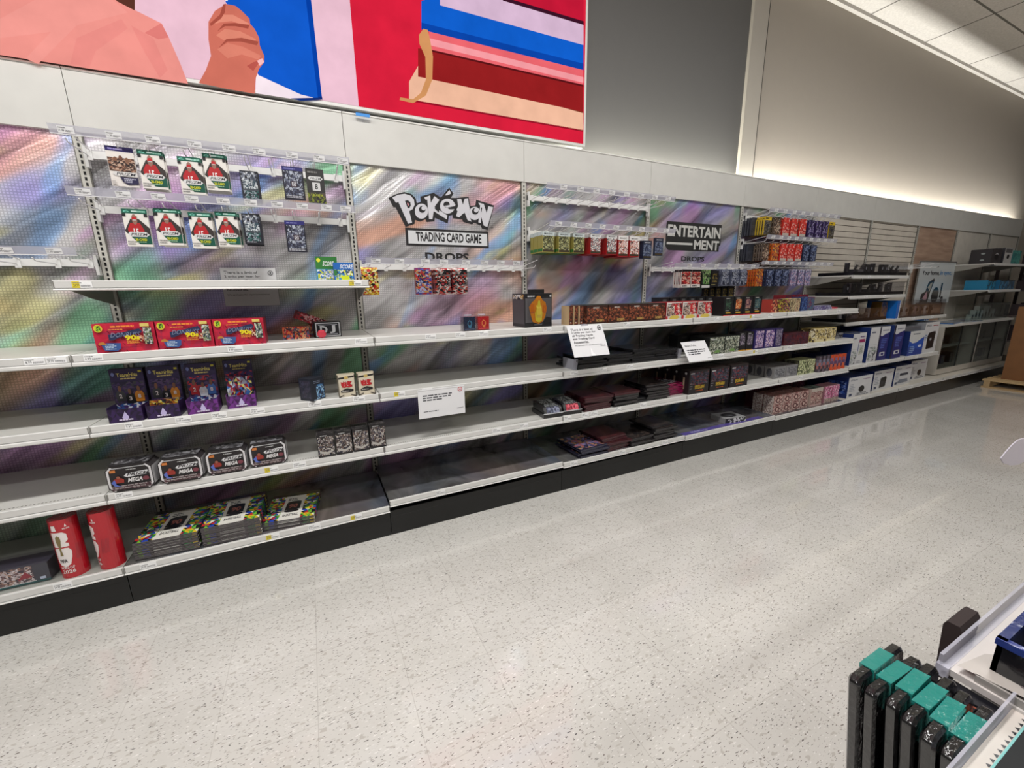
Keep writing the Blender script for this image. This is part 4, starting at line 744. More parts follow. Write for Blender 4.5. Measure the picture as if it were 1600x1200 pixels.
for i in range(3):
    for j in range(2): boxd('flat_box', .1, .02, .08, [(60, 44, 100), (170, 170, 190)][j], [('n', 0, 0, 1, 1, [(70, 50, 110), (180, 180, 200), (110, 100, 150)], 4, 1, i)], label='flat purple and white box at the right end of the upper shelf, %s pile, %s' % (['left', 'middle', 'right'][i], ['bottom', 'top'][j]), cat='box', group='flat purple boxes', loc=(5.48 + .105 * i, -.5 + .01 * j, S1 + .0205 * j))
boxd('flat_box', .09, .014, .06, (200, 60, 80), label='tiny pink box lying near the right end of the upper shelf', cat='box', loc=(5.9, -.45, S1))

# ---------------------------------------------------------------- middle shelf (z .89)
def tm_box(loc, rz, sport, label, nbin, tilt=0):
    r = empty('display_box', loc, label, 'display box', 'purple card display boxes', rz)
    w, h = .122, .228; pal = sport
    mb = MB(); mb.box(-w / 2, w / 2, .06, .1, 0, h, (34, 26, 50))
    mb.art((-w / 2, .06, 0), UX, UZ, w, h, [('r', 0, 0, 1, 1, (40, 28, 70)), ('t', 'TeamHits', .2, .84, .82, .92, (222, 206, 110), .02), ('l', .3, .78, .75, .83, 1, (200, 180, 110)), ('e', .1, .9, .05, .04, (120, 130, 190)), ('r', .86, .92, .96, .96, (200, 190, 60)), ('n', .03, .3, .97, .74, [(44, 30, 76), (60, 40, 90), (34, 26, 56), (80, 60, 100)] + pal[:1], 6, 6, nbin), ('n', .03, .18, .97, .3, [(40, 80, 140), (60, 40, 90), (190, 190, 200)], 7, 2, 3)] +
           player(.22, .52, .42, pal[0], num='2') + player(.5, .46, .4, pal[1], num='3') + player(.78, .5, .42, pal[2], num='8'))
    mb.build('header_card', ('print',), r)
    mb = MB(); c = (44, 26, 66) if nbin < 3 else (92, 40, 110)
    d0 = -.03
    mb.box(-w / 2, -w / 2 + .002, d0, .06, 0, .07, c); mb.box(w / 2 - .002, w / 2, d0, .06, 0, .07, c); mb.box(-w / 2, w / 2, d0, d0 + .002, 0, .062, c); mb.box(-w / 2, w / 2, d0, .06, 0, .002, c)
    mb.art((-w / 2, d0, 0), UX, UZ, w, .062, [('n', 0, 0, 1, 1, [c, tuple(int(q * .7) for q in c), tuple(min(255, int(q * 1.2)) for q in c)], 5, 2, 3), ('p', [(.4, .35), (.5, .8), (.6, .35), (.55, .2), (.45, .2)], (190, 180, 220)), ('l', .3, .1, .7, .3, 1, (210, 200, 225))])
    mb.build('tray', ('print',), r)
    if nbin in (2, 4):
        for k in range(3):
            p = MB(); p.box(-w / 2 + .008, w / 2 - .008, -.002 + k * .015, .004 + k * .015, .002, .08 if nbin < 4 else .15, (60, 40, 90)); p.art((-w / 2 + .008, -.002 + k * .015, .002), UX, UZ, w - .016, .078 if nbin < 4 else .148, [('n', 0, 0, 1, 1, pal + [(220, 210, 120)], 6, 5, k)])
            p.build('card_pack', ('foil',), r)
NBA = [(60, 60, 66), (24, 24, 30), (206, 130, 40), (200, 150, 40), (150, 80, 50), (90, 60, 50)]
NFL = [(180, 40, 50), (206, 210, 222), (70, 110, 180), (40, 40, 60), (120, 40, 60), (150, 150, 170)]
tm_box((.128, -.53, S2), -.05, NBA, 'purple basketball card display box, leftmost on the middle shelf, tray pulled open', 1)
tm_box((.262, -.53, S2), -.02, NBA, 'purple basketball card display box, second from left on the middle shelf', 2)
tm_box((.41, -.53, S2), .04, NFL, 'purple football card display box, third on the middle shelf, pink tray', 3)
tm_box((.562, -.5, S2), .06, NFL, 'purple football card display box, fourth on the middle shelf, smaller box in front', 4)
o = boxd('card_box', .085, .118, .085, (30, 34, 46), [('n', .35, .05, .95, .7, [(60, 110, 160), (150, 190, 220), (36, 50, 80), (40, 44, 60)], 5, 6, 2), ('l', .2, .76, .8, .9, 2, (110, 120, 140)), ('r', .1, .02, .5, .05, (150, 170, 190))], side=[('n', .1, .1, .9, .9, [(34, 38, 52), (60, 60, 80), (50, 44, 60)], 5, 5, 1)], label='dark card box with a pale blue shape, standing corner first on the middle shelf', cat='card box', loc=(.905, -.552, S2)); o.rotation_euler = (0, 0, .75); o.location = (.915, -.555, S2)
CR = (214, 204, 182)
cr_f = [('r', 0, 0, 1, 1, CR), ('p', [(.05, .88), (.95, .94), (.95, .86), (.05, .8)], (40, 36, 34)), ('e', .5, .86, .12, .07, (196, 170, 100)), ('n', .18, .45, .82, .7, [(190, 40, 44), CR, (150, 30, 40), (220, 200, 190)], 6, 3, 5), ('t', '85', .2, .42, .8, .68, (184, 32, 40), .05), ('p', [(.14, .3), (.5, .4), (.86, .33), (.86, .24), (.5, .2), (.14, .22)], (40, 38, 40)), ('l', .2, .24, .8, .3, 1, (200, 196, 190)), ('r', 0, 0, .04, 1, (60, 54, 50)), ('r', .96, 0, 1, 1, (60, 54, 50)), ('p', [(.04, .05), (.3, .12), (.3, .08), (.04, .0)], (60, 54, 50)), ('p', [(.96, .05), (.7, .12), (.7, .08), (.96, .0)], (60, 54, 50))]
cr = Stock(boxd('card_box', .088, .123, .05, (190, 180, 156), cr_f)); tag(cr.o, None, 'card box')
cr.put((1.056, -.568, S2), 0, 'cream card box with red number, left one of the pair', 'cream card boxes'); cr.put((1.157, -.568, S2), 0, 'cream card box with red number, right one of the pair', 'cream card boxes')
# hanging notice
mb = MB(); mb.box(0, .285, -.0015, 0, 0, .175, (226, 226, 228)); mb.art((0, -.0015, 0), UX, UZ, .285, .175, [('l', .1, .58, .72, .82, 3, (70, 70, 76)), ('l', .1, .2, .58, .25, 1, (90, 90, 96)), ('l', .82, .2, .96, .235, 1, (110, 110, 116)), ('r', .0, .965, 1, 1, (240, 240, 242))] + target_mark(.9, .88, .05, .08, (190, 50, 60), (226, 226, 228)))
mb.build('paper_sign', ('paper',), loc=(1.43, -.588, .71), label='white paper notice hanging from the middle shelf edge, red round mark', cat='sign')
# tilted signs
def tilt_sign(x, ztop, w, h, shapes, label):
    ang = math.atan2(.1, h); L_ = math.hypot(.1, h)
    mb = MB(); mb.box(0, w, -.0015, 0, -L_, 0, (228, 228, 230)); mb.art((0, -.0015, -L_), UX, UZ, w, L_, shapes)
    r = empty('paper_sign', (x, -.584, ztop), label, 'sign')
    o = mb.build('sheet', ('paper',), r); o.rotation_euler = (-ang, 0, 0)
    c = MB(); zz = (.89 if ztop < 1.1 else 1.175) - ztop; c.box(w * .4, w * .6, -.004, -.001, min(zz, -.02), .004, (200, 200, 210)); c.box(w * .4, w * .6, -.004, .05, zz + .0002 if ztop < 1.1 else +.003, zz + .002 if ztop < 1.1 else .005, (200, 200, 210)); c.build('sign_clip', ('frost',), r); return r
tx = (46, 46, 50)
tilt_sign(2.452, 1.203, .29, .20, [('t', 'There is a limit of', .08, .82, .7, .9, tx, .012), ('t', '2 units per item for', .08, .72, .76, .8, tx, .012), ('t', 'all Trading Cards', .08, .62, .66, .7, tx, .012), ('t', 'and Trading Card', .08, .52, .68, .6, tx, .012), ('t', 'Accessories.', .08, .42, .5, .5, tx, .012), ('t', 'We apologize for any inconvenience.', .08, .33, .86, .37, (80, 80, 84), .006), ('l', .8, .29, .94, .32, 1, (110, 110, 116)), ('p', [(.48, 0), (.62, 0), (.54, .1), (.5, .3), (.47, .12)], (246, 246, 248))] + target_mark(.89, .88, .055, .075, (40, 40, 44), (228, 228, 230)), 'white tilted sign about a limit of two units, hanging from the upper shelf edge')
tilt_sign(3.523, 1.02, .27, .145, [('t', 'Return Policy', .1, .72, .56, .84, tx, .012), ('l', .1, .32, .86, .62, 3, (70, 70, 76)), ('l', .8, .1, .96, .14, 1, (120, 120, 126))], 'white tilted return policy sign standing on the middle shelf edge')

# folder piles ---------------------------------------------------------
def folder(w, d, h, top, edge, cols=None, sd=1, mat='gloss'):
    mb = MB(); mb.box(-w / 2, w / 2, 0, d, 0, h * .3, top); mb.box(-w / 2 + .004, w / 2 - .004, .004, d - .003, h * .3, h * .7, edge); mb.box(-w / 2, w / 2, 0, d, h * .7, h, top); mb.box(-w / 2, -w / 2 + .004, 0, d, 0, h, top)
    if cols: mb.art((-w / 2, 0, h), UX, UY, w, d, [('n', .05, .05, .95, .95, cols, 6, 6, sd)], 0, .0002)
    o = mb.build('card_binder', (mat,)); tag(o, None, 'binder'); return Stock(o)
f_blk = folder(.24, .26, .016, (30, 30, 33), (70, 70, 74))
f_red = folder(.25, .27, .016, (66, 30, 36), (120, 70, 78), [(70, 34, 38), (90, 46, 46), (56, 30, 32)], 3)
f_dk = folder(.24, .26, .016, (38, 36, 38), (110, 106, 108), [(44, 40, 40), (70, 60, 56), (34, 32, 34)], 4)
f_mag = folder(.2, .26, .016, (160, 34, 88), (60, 30, 40))
f_art = folder(.26, .29, .018, (40, 40, 60), (90, 90, 110), [(60, 60, 90), (150, 90, 100), (170, 130, 90), (44, 44, 60), (120, 110, 150)], 6)
words = ['bottom', 'second', 'third', 'fourth', 'fifth', 'sixth', 'seventh', 'eighth']
def pile(st, x, y, z, n, name, grp, dx=.012, tilt=0.0, sd=0, hh=.0176, last=None):
    rr = random.Random(sd); mid = ('one of the %s, between its lowest and topmost' % name)
    for k in range(n):
        s_ = last if (last and k == n - 1) else st
        lab = 'lowest of the %s' % name if k == 0 else ('topmost of the %s' % name if k == n - 1 else '%s from below in the %s' % (words[k], name))
        s_.put((x + rr.uniform(-dx, dx), y + rr.uniform(-dx, dx), z + k * hh), (tilt if k else 0, 0, rr.uniform(-.09, .09)), lab, grp)
pile(f_blk, 2.70, -.565, S2, 5, 'black binders right under the limit sign', 'black binders', sd=1, dx=.02)
pile(f_blk, 2.95, -.555, S2, 5, 'black binders between sign pile and next pile', 'black binders', sd=2, dx=.016)
pile(f_blk, 3.19, -.555, S2, 6, 'black binders left of the clear divider', 'black binders', sd=3)
pile(f_blk, 3.42, -.545, S2, 5, 'black binders against the clear divider', 'black binders', sd=4, dx=.014)
for x, lb_ in ((2.545, 'clear plastic shelf divider left of the black binder piles'), (3.55, 'clear plastic shelf divider left of the return policy sign')):
    mb = MB(); mb.box(-.004, 0, 0, .14, 0, .075, (140, 142, 180)); mb.box(-.002, .03, 0, .002, 0, .075, (140, 142, 180)); mb.build('shelf_divider', ('frost',), label=lb_, cat='divider', group='clear shelf dividers', loc=(x, -.55, S2))
# lower shelf piles
def deckbin(x, y, z, accent, label):
    r = empty('accessory_box', (x, y, z), label, 'box', 'black accessory boxes', -.08)
    mb = MB(); mb.box(-.075, .075, 0, .2, 0, .032, (26, 26, 28)); mb.box(-.076, .076, -.002, .0, .028, .034, (200, 200, 204)); mb.build('base', ('gloss',), r)
    mb = MB(); mb.prism([(-.0, .034), (.02, .075), (.19, .085), (.19, .034)][::-1], -.07, .07, (32, 32, 34)); mb.build('lid', ('gloss',), r)
    mb = MB(); mb.art((-.05, .022, .0765), UX, (0, .998, .0587), .1, .16, [('n', 0, 0, 1, 1, [(150, 154, 156), (90, 94, 96), (190, 194, 190), (60, 62, 64)], 6, 7, 3)]); mb.art((-.05, 0.0, .0345), UX, (0, .438, .9), .1, .045, [('n', 0, 0, 1, 1, [accent, tuple(int(q * .7) for q in accent), tuple(min(255, q + 50) for q in accent)], 5, 3, 3)], 0, .001); mb.build('printed_band', ('foil',), r)
deckbin(2.37, -.56, S3, (84, 88, 110), 'black accessory box with grey printed band, leftmost on the lower shelf')
deckbin(2.53, -.56, S3, (170, 50, 66), 'black accessory box with red printed band beside the grey banded one')
pile(f_red, 2.755, -.56, S3, 6, 'dark red binders beside the red banded box', 'dark red binders', sd=5, hh=.0176)
pile(f_dk, 3.02, -.56, S3, 6, 'dark binders with pale edges on the lower shelf', 'dark binders', sd=6, last=f_red)
pile(f_blk, 3.22, -.54, S3, 2, 'low black binder pair on the lower shelf', 'black binders', sd=7)
pile(f_dk, 3.35, -.55, S3, 7, 'tall dark binder pile on the lower shelf', 'dark binders', sd=8, hh=.018)
pile(f_mag, 3.575, -.5, S3, 5, 'magenta binders leaning behind the tall dark pile', 'magenta binders', sd=9, tilt=.0, hh=.02)
o = boxd('card_sleeve_pack', .13, .006, .12, (170, 172, 176), [], top=[('n', 0, 0, 1, 1, [(190, 192, 196), (110, 110, 116), (60, 60, 64)], 5, 4, 4)], mats=('foil',), label='silver wrapped sleeve pack lying on top of the magenta binders', cat='sleeve pack', loc=(3.575, -.48, S3 + .1005)); o.rotation_euler = (0, 0, .2)
# base shelf piles
SB2, SB3, SB4 = .222, .215, .205
pile(f_art, 2.72, -.575, SB2, 4, 'purple picture binders on the base shelf', 'picture binders', sd=10, hh=.0185, dx=.02)
pile(f_red, 2.95, -.56, SB2, 6, 'dark red binders on the base shelf', 'dark red binders', sd=11, hh=.0176, dx=.018)
pile(f_dk, 3.2, -.575, SB2, 4, 'dark wrapped binders in the middle of the base shelf', 'dark binders', sd=12, hh=.0176)
pile(f_dk, 3.44, -.565, SB2, 7, 'dark binders at the right end of the base pile', 'dark binders', sd=13, hh=.0176, dx=.018)
mb = MB(); mb.box(0, 1.05, 0, .05, 0, .003, (96, 84, 160)); mb.art((0, 0, .003), UX, UY, 1.05, .05, [('l', .1, .2, .3, .8, 2, (190, 190, 230))]); mb.build('shelf_strip', ('gloss',), label='purple plastic strip lying along the front of the base shelf', cat='strip', loc=(3.62, -.565, .2222 + .0005)).location = (3.665, -.57, SB3)
o = boxd('flat_box', .24, .045, .18, (150, 150, 152), [('r', .0, 0, .12, 1, (40, 40, 44)), ('n', .12, .0, 1, 1, [(30, 30, 34), (60, 60, 64), (200, 200, 204)], 8, 2, 3)], top=[('e', .5, .5, .34, .3, (40, 40, 44)), ('e', .5, .5, .2, .16, (90, 90, 94)), ('r', .1, .1, .9, .16, (190, 190, 192))], label='flat grey box lying alone on the base shelf', cat='box', loc=(4.36, -.54, SB3)); o.rotation_euler = (0, 0, -.15)

# middle shelf right part
GW = [(120, 130, 110), (200, 204, 190), (60, 70, 56), (90, 100, 90), (160, 160, 140), (40, 44, 40)]
for i, xc in enumerate((3.975, 4.165)): boxd('card_box', .178, .142, .2, (30, 32, 30), [('n', 0, 0, 1, 1, GW, 10, 8, 70 + i), ('l', .1, .84, .5, .94, 1, (220, 220, 220)), ('p', [(.3, .1), (.5, .25), (.75, .2), (.7, .08)], (110, 150, 80))], side=[('r', 0, 0, 1, 1, (26, 26, 26))], label='green and white illustrated card box on the middle shelf, %s of two' % ['left', 'right'][i], cat='card box', group='green and white card boxes', loc=(xc, -.565, S2))
for i in range(3): boxd('card_box', .15, .15, .1, (24, 24, 25), [('r', .3, .8, .7, .9, (60, 60, 60))], label='black box behind the green and white illustrated boxes, %s of three' % ordn[i], cat='card box', group='black boxes behind on the middle shelf', loc=(3.85 + .16 * i, -.33, S2))
for i, xc in enumerate((4.305, 4.405)): boxd('card_box', .092, .165, .1, (26, 24, 28), [('n', .15, .3, .85, .85, [(120, 110, 130), (50, 40, 60), (160, 150, 160), (30, 28, 34)], 5, 6, 80 + i), ('r', 0, 0, 1, .06, (206, 150, 40)), ('l', .2, .88, .8, .95, 1, (190, 190, 190))], label='black card box with orange foot on the middle shelf, %s of two' % ['left', 'right'][i], cat='card box', group='black boxes with orange foot', loc=(xc, -.56, S2))
PM = [(110, 90, 160), (190, 170, 200), (60, 50, 100), (220, 200, 210), (150, 110, 150)]
for i, (xc, w) in enumerate(((4.535, .13), (4.68, .14), (4.815, .11))): boxd('card_box', w, .172, .12, (50, 40, 90), [('n', .12, .08, .95, .95, PM if i < 2 else [(90, 80, 110), (150, 140, 160), (40, 40, 60)], 7, 8, 90 + i), ('r', 0, 0, .12, 1, (56, 46, 110))], side=[('r', 0, 0, 1, 1, (48, 40, 96))], label='purple illustrated card box on the middle shelf, %s of three' % ['left', 'middle', 'right'][i], cat='card box', group='purple illustrated boxes', loc=(xc, -.56, S2))
for i in range(9): boxd('book_box', .042, .112, .12, (70, 24, 34), [('n', 0, 0, 1, 1, [(80, 26, 36), (50, 20, 26), (100, 36, 44), (60, 40, 60)], 1, 6, i)], label='thin dark red box standing in the row of nine, %s from the left' % ordn[i], cat='box', group='thin dark red boxes', loc=(4.94 + .044 * i, -.55, S2))
CB = [(214, 196, 130), (60, 50, 40), (190, 170, 110), (240, 230, 200), (120, 100, 60)]
for i, xc in enumerate((5.5, 5.7)): boxd('card_box', .165, .132, .14, (196, 176, 110), [('r', 0, 0, 1, 1, (214, 196, 140)), ('n', .05, .2, .95, .95, CB, 7, 5, 100 + i), ('r', .1, .0, .9, .16, (226, 214, 170))], side=[('n', 0, 0, 1, 1, CB, 4, 4, 1)], label='gold and cream card box near the right end of the middle shelf, %s one' % ['left', 'right'][i], cat='card box', group='gold and cream boxes', loc=(xc, -.55, S2))
boxd('card_box', .2, .06, .14, (44, 44, 48), [('n', 0, 0, 1, 1, [(60, 60, 66), (30, 30, 34), (120, 120, 124)], 6, 2, 1)], label='low dark box at the very right end of the middle shelf', cat='card box', loc=(5.93, -.5, S2))

# lower shelf right part: comic card cases
MV = [(36, 36, 44), (60, 60, 80), (120, 40, 50), (44, 50, 70), (90, 80, 90), (28, 26, 30)]
mv_f = [('r', 0, 0, 1, 1, (38, 34, 36)), ('n', .08, .4, .95, .92, MV, 8, 6, 4), ('l', .06, .84, .3, .92, 1, (200, 200, 200)), ('t', 'SPIDER-MAN', .3, .2, .78, .36, (206, 170, 50), .03), ('t', 'MARVEL', .46, .37, .6, .41, (190, 40, 40)), ('l', .35, .1, .72, .16, 1, (190, 90, 40)), ('l', .04, .2, .2, .5, 3, (120, 116, 120))]
mv = Stock(boxd('display_carton', .235, .2, .09, (34, 26, 26), mv_f, side=[('r', 0, 0, 1, 1, (30, 24, 26)), ('r', .3, .2, .5, .7, (150, 130, 110)), ('e', .6, .88, .12, .05, (180, 180, 180))], top=[('r', 0, 0, 1, 1, (52, 38, 36))])); tag(mv.o, None, 'carton')
mv.put((3.795, -.565, S3), 0, 'dark carton with gold lettering at the shelf front, left of three', 'dark gold lettered cartons')
mv.put((4.05, -.565, S3), 0, 'dark carton with gold lettering at the shelf front, middle of three', 'dark gold lettered cartons')
mv.put((4.305, -.565, S3), 0, 'dark carton with gold lettering at the shelf front, right of three', 'dark gold lettered cartons')
for c_, x in enumerate((3.795, 4.05, 4.305)):
    for k in range(3): mv.put((x, -.565 + .1 * (k + 1), S3), 0, '%s carton behind the front gold lettered one, %s column' % (['first', 'second', 'third'][k], ['left', 'middle', 'right'][c_]), 'dark gold lettered cartons')
GR_ = [(120, 120, 124), (70, 70, 76), (150, 150, 154), (90, 90, 96)]
gr_b = Stock(boxd('card_box', .182, .112, .09, (128, 126, 126), [('r', 0, 0, 1, 1, (130, 130, 132)), ('n', .1, .15, .9, .85, GR_, 7, 4, 3)], side=[('e', .5, .5, .3, .38, (70, 70, 76))], top=[('r', 0, 0, 1, 1, (110, 106, 104)), ('r', .1, .1, .9, .9, (96, 92, 92))])); tag(gr_b.o, None, 'card box')
for c_, x in enumerate((4.96, 5.15)):
    for k in range(4): gr_b.put((x, -.525 + .1 * k, S3), 0, 'grey card box on the lower shelf, %s column, %s from the front' % (['left', 'right'][c_], ordn[k]), 'grey card boxes')
for i, xc in enumerate((5.315, 5.46)): boxd('card_box', .138, .145, .14, (150, 150, 110), [('n', 0, 0, 1, 1, [(190, 196, 150), (60, 64, 44), (220, 220, 180), (120, 130, 90)], 6, 6, 110 + i)], side=[('n', 0, 0, 1, 1, [(40, 40, 36), (90, 90, 70)], 6, 3, 1)], label='pale green and black card box on the lower shelf, %s one' % ['left', 'right'][i], cat='card box', group='pale green card boxes', loc=(xc, -.53, S3))
def can(x, y, z, r_, h, cols, label, grp, body=(80, 80, 90)):
    mb = MB(); n = 10
    for k in range(n):
        a0 = 2 * PI * k / n; a1 = 2 * PI * (k + 1) / n
        for j in range(5):
            z0 = h * j / 5; z1 = h * (j + 1) / 5; rr = r_ if j < 4 else r_ * .98
            mb.poly([(r_ * math.cos(a0), r_ * math.sin(a0), z0), (r_ * math.cos(a1), r_ * math.sin(a1), z0), (rr * math.cos(a1), rr * math.sin(a1), z1), (rr * math.cos(a0), rr * math.sin(a0), z1)], cols[(j + (k % 2)) % len(cols)])
    mb.poly([(r_ * math.cos(2 * PI * k / n), r_ * math.sin(2 * PI * k / n), h) for k in range(n)], body); mb.poly([(r_ * math.cos(-2 * PI * k / n), r_ * math.sin(-2 * PI * k / n), 0) for k in range(n)], body)
    mb.build('can', ('gloss',), label=label, cat='can', group=grp, loc=(x, y, z))
for i in range(3): can(5.585 + .072 * i, -.53, S3, .032, .165, [(90, 80, 90), (60, 50, 60), (150, 90, 90), (110, 110, 130)], 'grey patterned tall can on the lower shelf, %s of three' % ordn[i], 'tall cans')
for i in range(4): can(5.8 + .074 * i, -.53, S3, .034, .165, [(196, 70, 36), (190, 90, 60), (90, 60, 90), (120, 90, 120)], 'orange and purple tall can near the shelf end, %s of four' % ordn[i], 'tall cans')
for i in range(3): boxd('card_box', .12, .155, .1, (30, 32, 70), label='dark blue box behind the tall cans, %s of three' % ordn[i], cat='card box', group='dark blue boxes', loc=(5.66 + .13 * i, -.35, S3))
# base shelf right: pink and white cartons
PW = [(190, 160, 150), (120, 60, 60), (220, 200, 190), (90, 50, 50), (160, 110, 110)]
pw = Stock(boxd('patterned_carton', .14, .092, .1, (170, 140, 132), [('n', 0, 0, 1, 1, PW, 8, 6, 4), ('e', .5, .5, .24, .32, (90, 44, 46)), ('e', .5, .5, .12, .18, (210, 180, 170))], side=[('n', 0, 0, 1, 1, [(190, 176, 168), (140, 120, 116), (200, 190, 184)], 5, 4, 5)], top=[('n', 0, 0, 1, 1, [(130, 80, 76), (90, 60, 56), (160, 120, 110)], 6, 4, 5)])); tag(pw.o, None, 'carton')
for c_ in range(4):
    for k in range(2):
        for j in range(2): pw.put((4.985 + .147 * c_, -.53 + .11 * k, SB4 + .0925 * j), 0, '%s pink patterned carton, %s column from left, %s row' % (['lower', 'upper'][j], ordn[c_], ['front', 'back'][k]), 'pink patterned cartons')
gp = Stock(boxd('patterned_carton', .1, .19, .12, (180, 160, 150), [('n', 0, .1, 1, .8, PW, 7, 9, 14), ('r', 0, .8, 1, 1, (190, 180, 170)), ('r', 0, 0, 1, .1, (200, 170, 166))], top=[('r', 0, 0, 1, 1, (60, 70, 64)), ('r', .2, .3, .8, .7, (130, 150, 140))])); tag(gp.o, None, 'carton')
for i in range(2): gp.put((5.575 + .105 * i, -.54, SB4), 0, 'tall patterned carton with green top on the base shelf, %s one' % ['left', 'right'][i], 'green topped cartons')
PK = [(200, 90, 140), (230, 160, 190), (150, 60, 110), (240, 210, 220), (120, 50, 80)]
for i in range(2): boxd('patterned_carton', .13, .18, .12, (170, 120, 130), [('n', 0, .25, 1, 1, PK, 7, 6, 120 + i), ('n', 0, 0, 1, .25, [(190, 170, 160), (140, 120, 116)], 7, 2, 5)], label='bright pink dotted carton at the right end of the base shelf, %s one' % ['left', 'right'][i], cat='carton', group='bright pink cartons', loc=(5.86 + .14 * i, -.53, SB4))
for i in range(4): boxd('patterned_carton', .2, .22, .1, (80, 34, 44), [('n', 0, 0, 1, 1, [(90, 40, 50), (60, 30, 36), (130, 70, 80)], 6, 6, i)], label='dark maroon carton standing behind the pink cartons, %s from the left' % ordn[i], cat='carton', group='dark maroon cartons', loc=(5.1 + .22 * i, -.28, SB4))

# ---------------------------------------------------------------- lower shelf left: tins
def mega(x, y, rz, label, sd):
    r = empty('card_tin', (x, y, S3), label, 'card tin', 'black and white card tins', rz)
    w, h, d = .168, .125, .1
    mb = MB(); c = .02
    out = [(-w / 2 + c, 0), (w / 2 - c, 0), (w / 2, c), (w / 2, h - c), (w / 2 - c, h), (-w / 2 + c, h), (-w / 2, h - c), (-w / 2, c)]
    mb.poly([(p[0], 0, p[1]) for p in out], (36, 32, 34)); mb.poly([(p[0], d, p[1]) for p in reversed(out)], (36, 32, 34))
    for k in range(8):
        a = out[k]; b_ = out[(k + 1) % 8]; mb.poly([(b_[0], 0, b_[1]), (a[0], 0, a[1]), (a[0], d, a[1]), (b_[0], d, b_[1])], [(60, 56, 60), (200, 200, 204), (190, 188, 190), (60, 56, 58), (44, 40, 42), (60, 60, 60), (150, 150, 154), (190, 188, 190)][k])
    mb.art((-w / 2, 0, 0), UX, UZ, w, h, [('p', [(.02, .2), (.12, .04), (.16, .04), (.07, .22), (.07, .8), (.16, .95), (.12, .97), (.02, .82)], (214, 212, 214)), ('p', [(.98, .2), (.88, .04), (.84, .04), (.93, .22), (.93, .8), (.84, .95), (.88, .97), (.98, .82)], (214, 212, 214)), ('r', .12, .9, .86, .93, (190, 190, 192)),
         ('n', .08, .08, .92, .24, [(90, 60, 66), (60, 44, 50), (130, 110, 112)], 9, 2, sd), ('r', .1, .76, .22, .86, (200, 120, 60)), ('l', .45, .8, .72, .86, 1, (190, 190, 190)), ('p', [(.38, .6), (.44, .68), (.9, .74), (.94, .66), (.9, .58), (.44, .54)], (216, 216, 218)), ('t', 'PRIZM', .44, .58, .9, .69, (50, 46, 50), .02, .04), ('t', 'MEGA', .44, .34, .76, .5, (224, 222, 222), .04, .03), ('e', .84, .42, .07, .08, (120, 60, 70)), ('l', .14, .12, .84, .28, 2, (160, 150, 150))] +
         player(.26, .5, .34, (150, 50, 40), (150, 90, 70)) + [('p', [(.1, .4), (.18, .5), (.2, .3), (.3, .22), (.16, .24)], (90, 110, 190))])
    mb.build('tin_body', ('print',), r)
    mb = MB(); mb.box(-w / 2 + .012, w / 2 - .012, .006, d - .006, h, h + .004, (44, 42, 44)); mb.art((-w / 2 + .012, .006, h + .004), UX, UY, w - .024, d - .012, [('n', 0, 0, 1, 1, [(50, 48, 50), (90, 88, 92), (36, 34, 36), (130, 130, 134)], 7, 4, sd)]); mb.build('lid', ('print',), r)
mega(.098, -.575, -.06, 'black and white mega card tin, leftmost of the row of four', 1); mega(.285, -.575, -.02, 'black and white mega card tin, second from left in the row of four', 2); mega(.467, -.57, 0, 'black and white mega card tin, third from left in the row of four', 3); mega(.645, -.555, .02, 'black and white mega card tin, rightmost of the row of four', 4)
DKC = [(40, 36, 36), (150, 140, 136), (80, 66, 62), (200, 196, 190), (28, 26, 28), (110, 90, 80), (60, 60, 80)]
for i, (xc, y) in enumerate(((.92, -.572), (1.01, -.572), (1.1, -.572), (1.192, -.565))):
    boxd('card_box', .086, .13 if i < 3 else .14, .09, (32, 30, 32), [('n', .04, .08, .96, .88, DKC, 9, 9, 30 + i), ('p', [(.1, .2), (.5, .1), (.9, .22), (.9, .3), (.5, .2), (.1, .3)], (180, 176, 170)), ('l', .2, .9, .8, .97, 1, (180, 180, 180))], top=[('n', 0, 0, 1, 1, [(40, 38, 40), (80, 76, 76), (30, 30, 30)], 5, 4, i)], label='black card box with crowded players on the lower shelf, %s of four' % ['leftmost', 'second', 'third', 'rightmost'][i], cat='card box', group='black crowded card boxes', loc=(xc, y, S3))
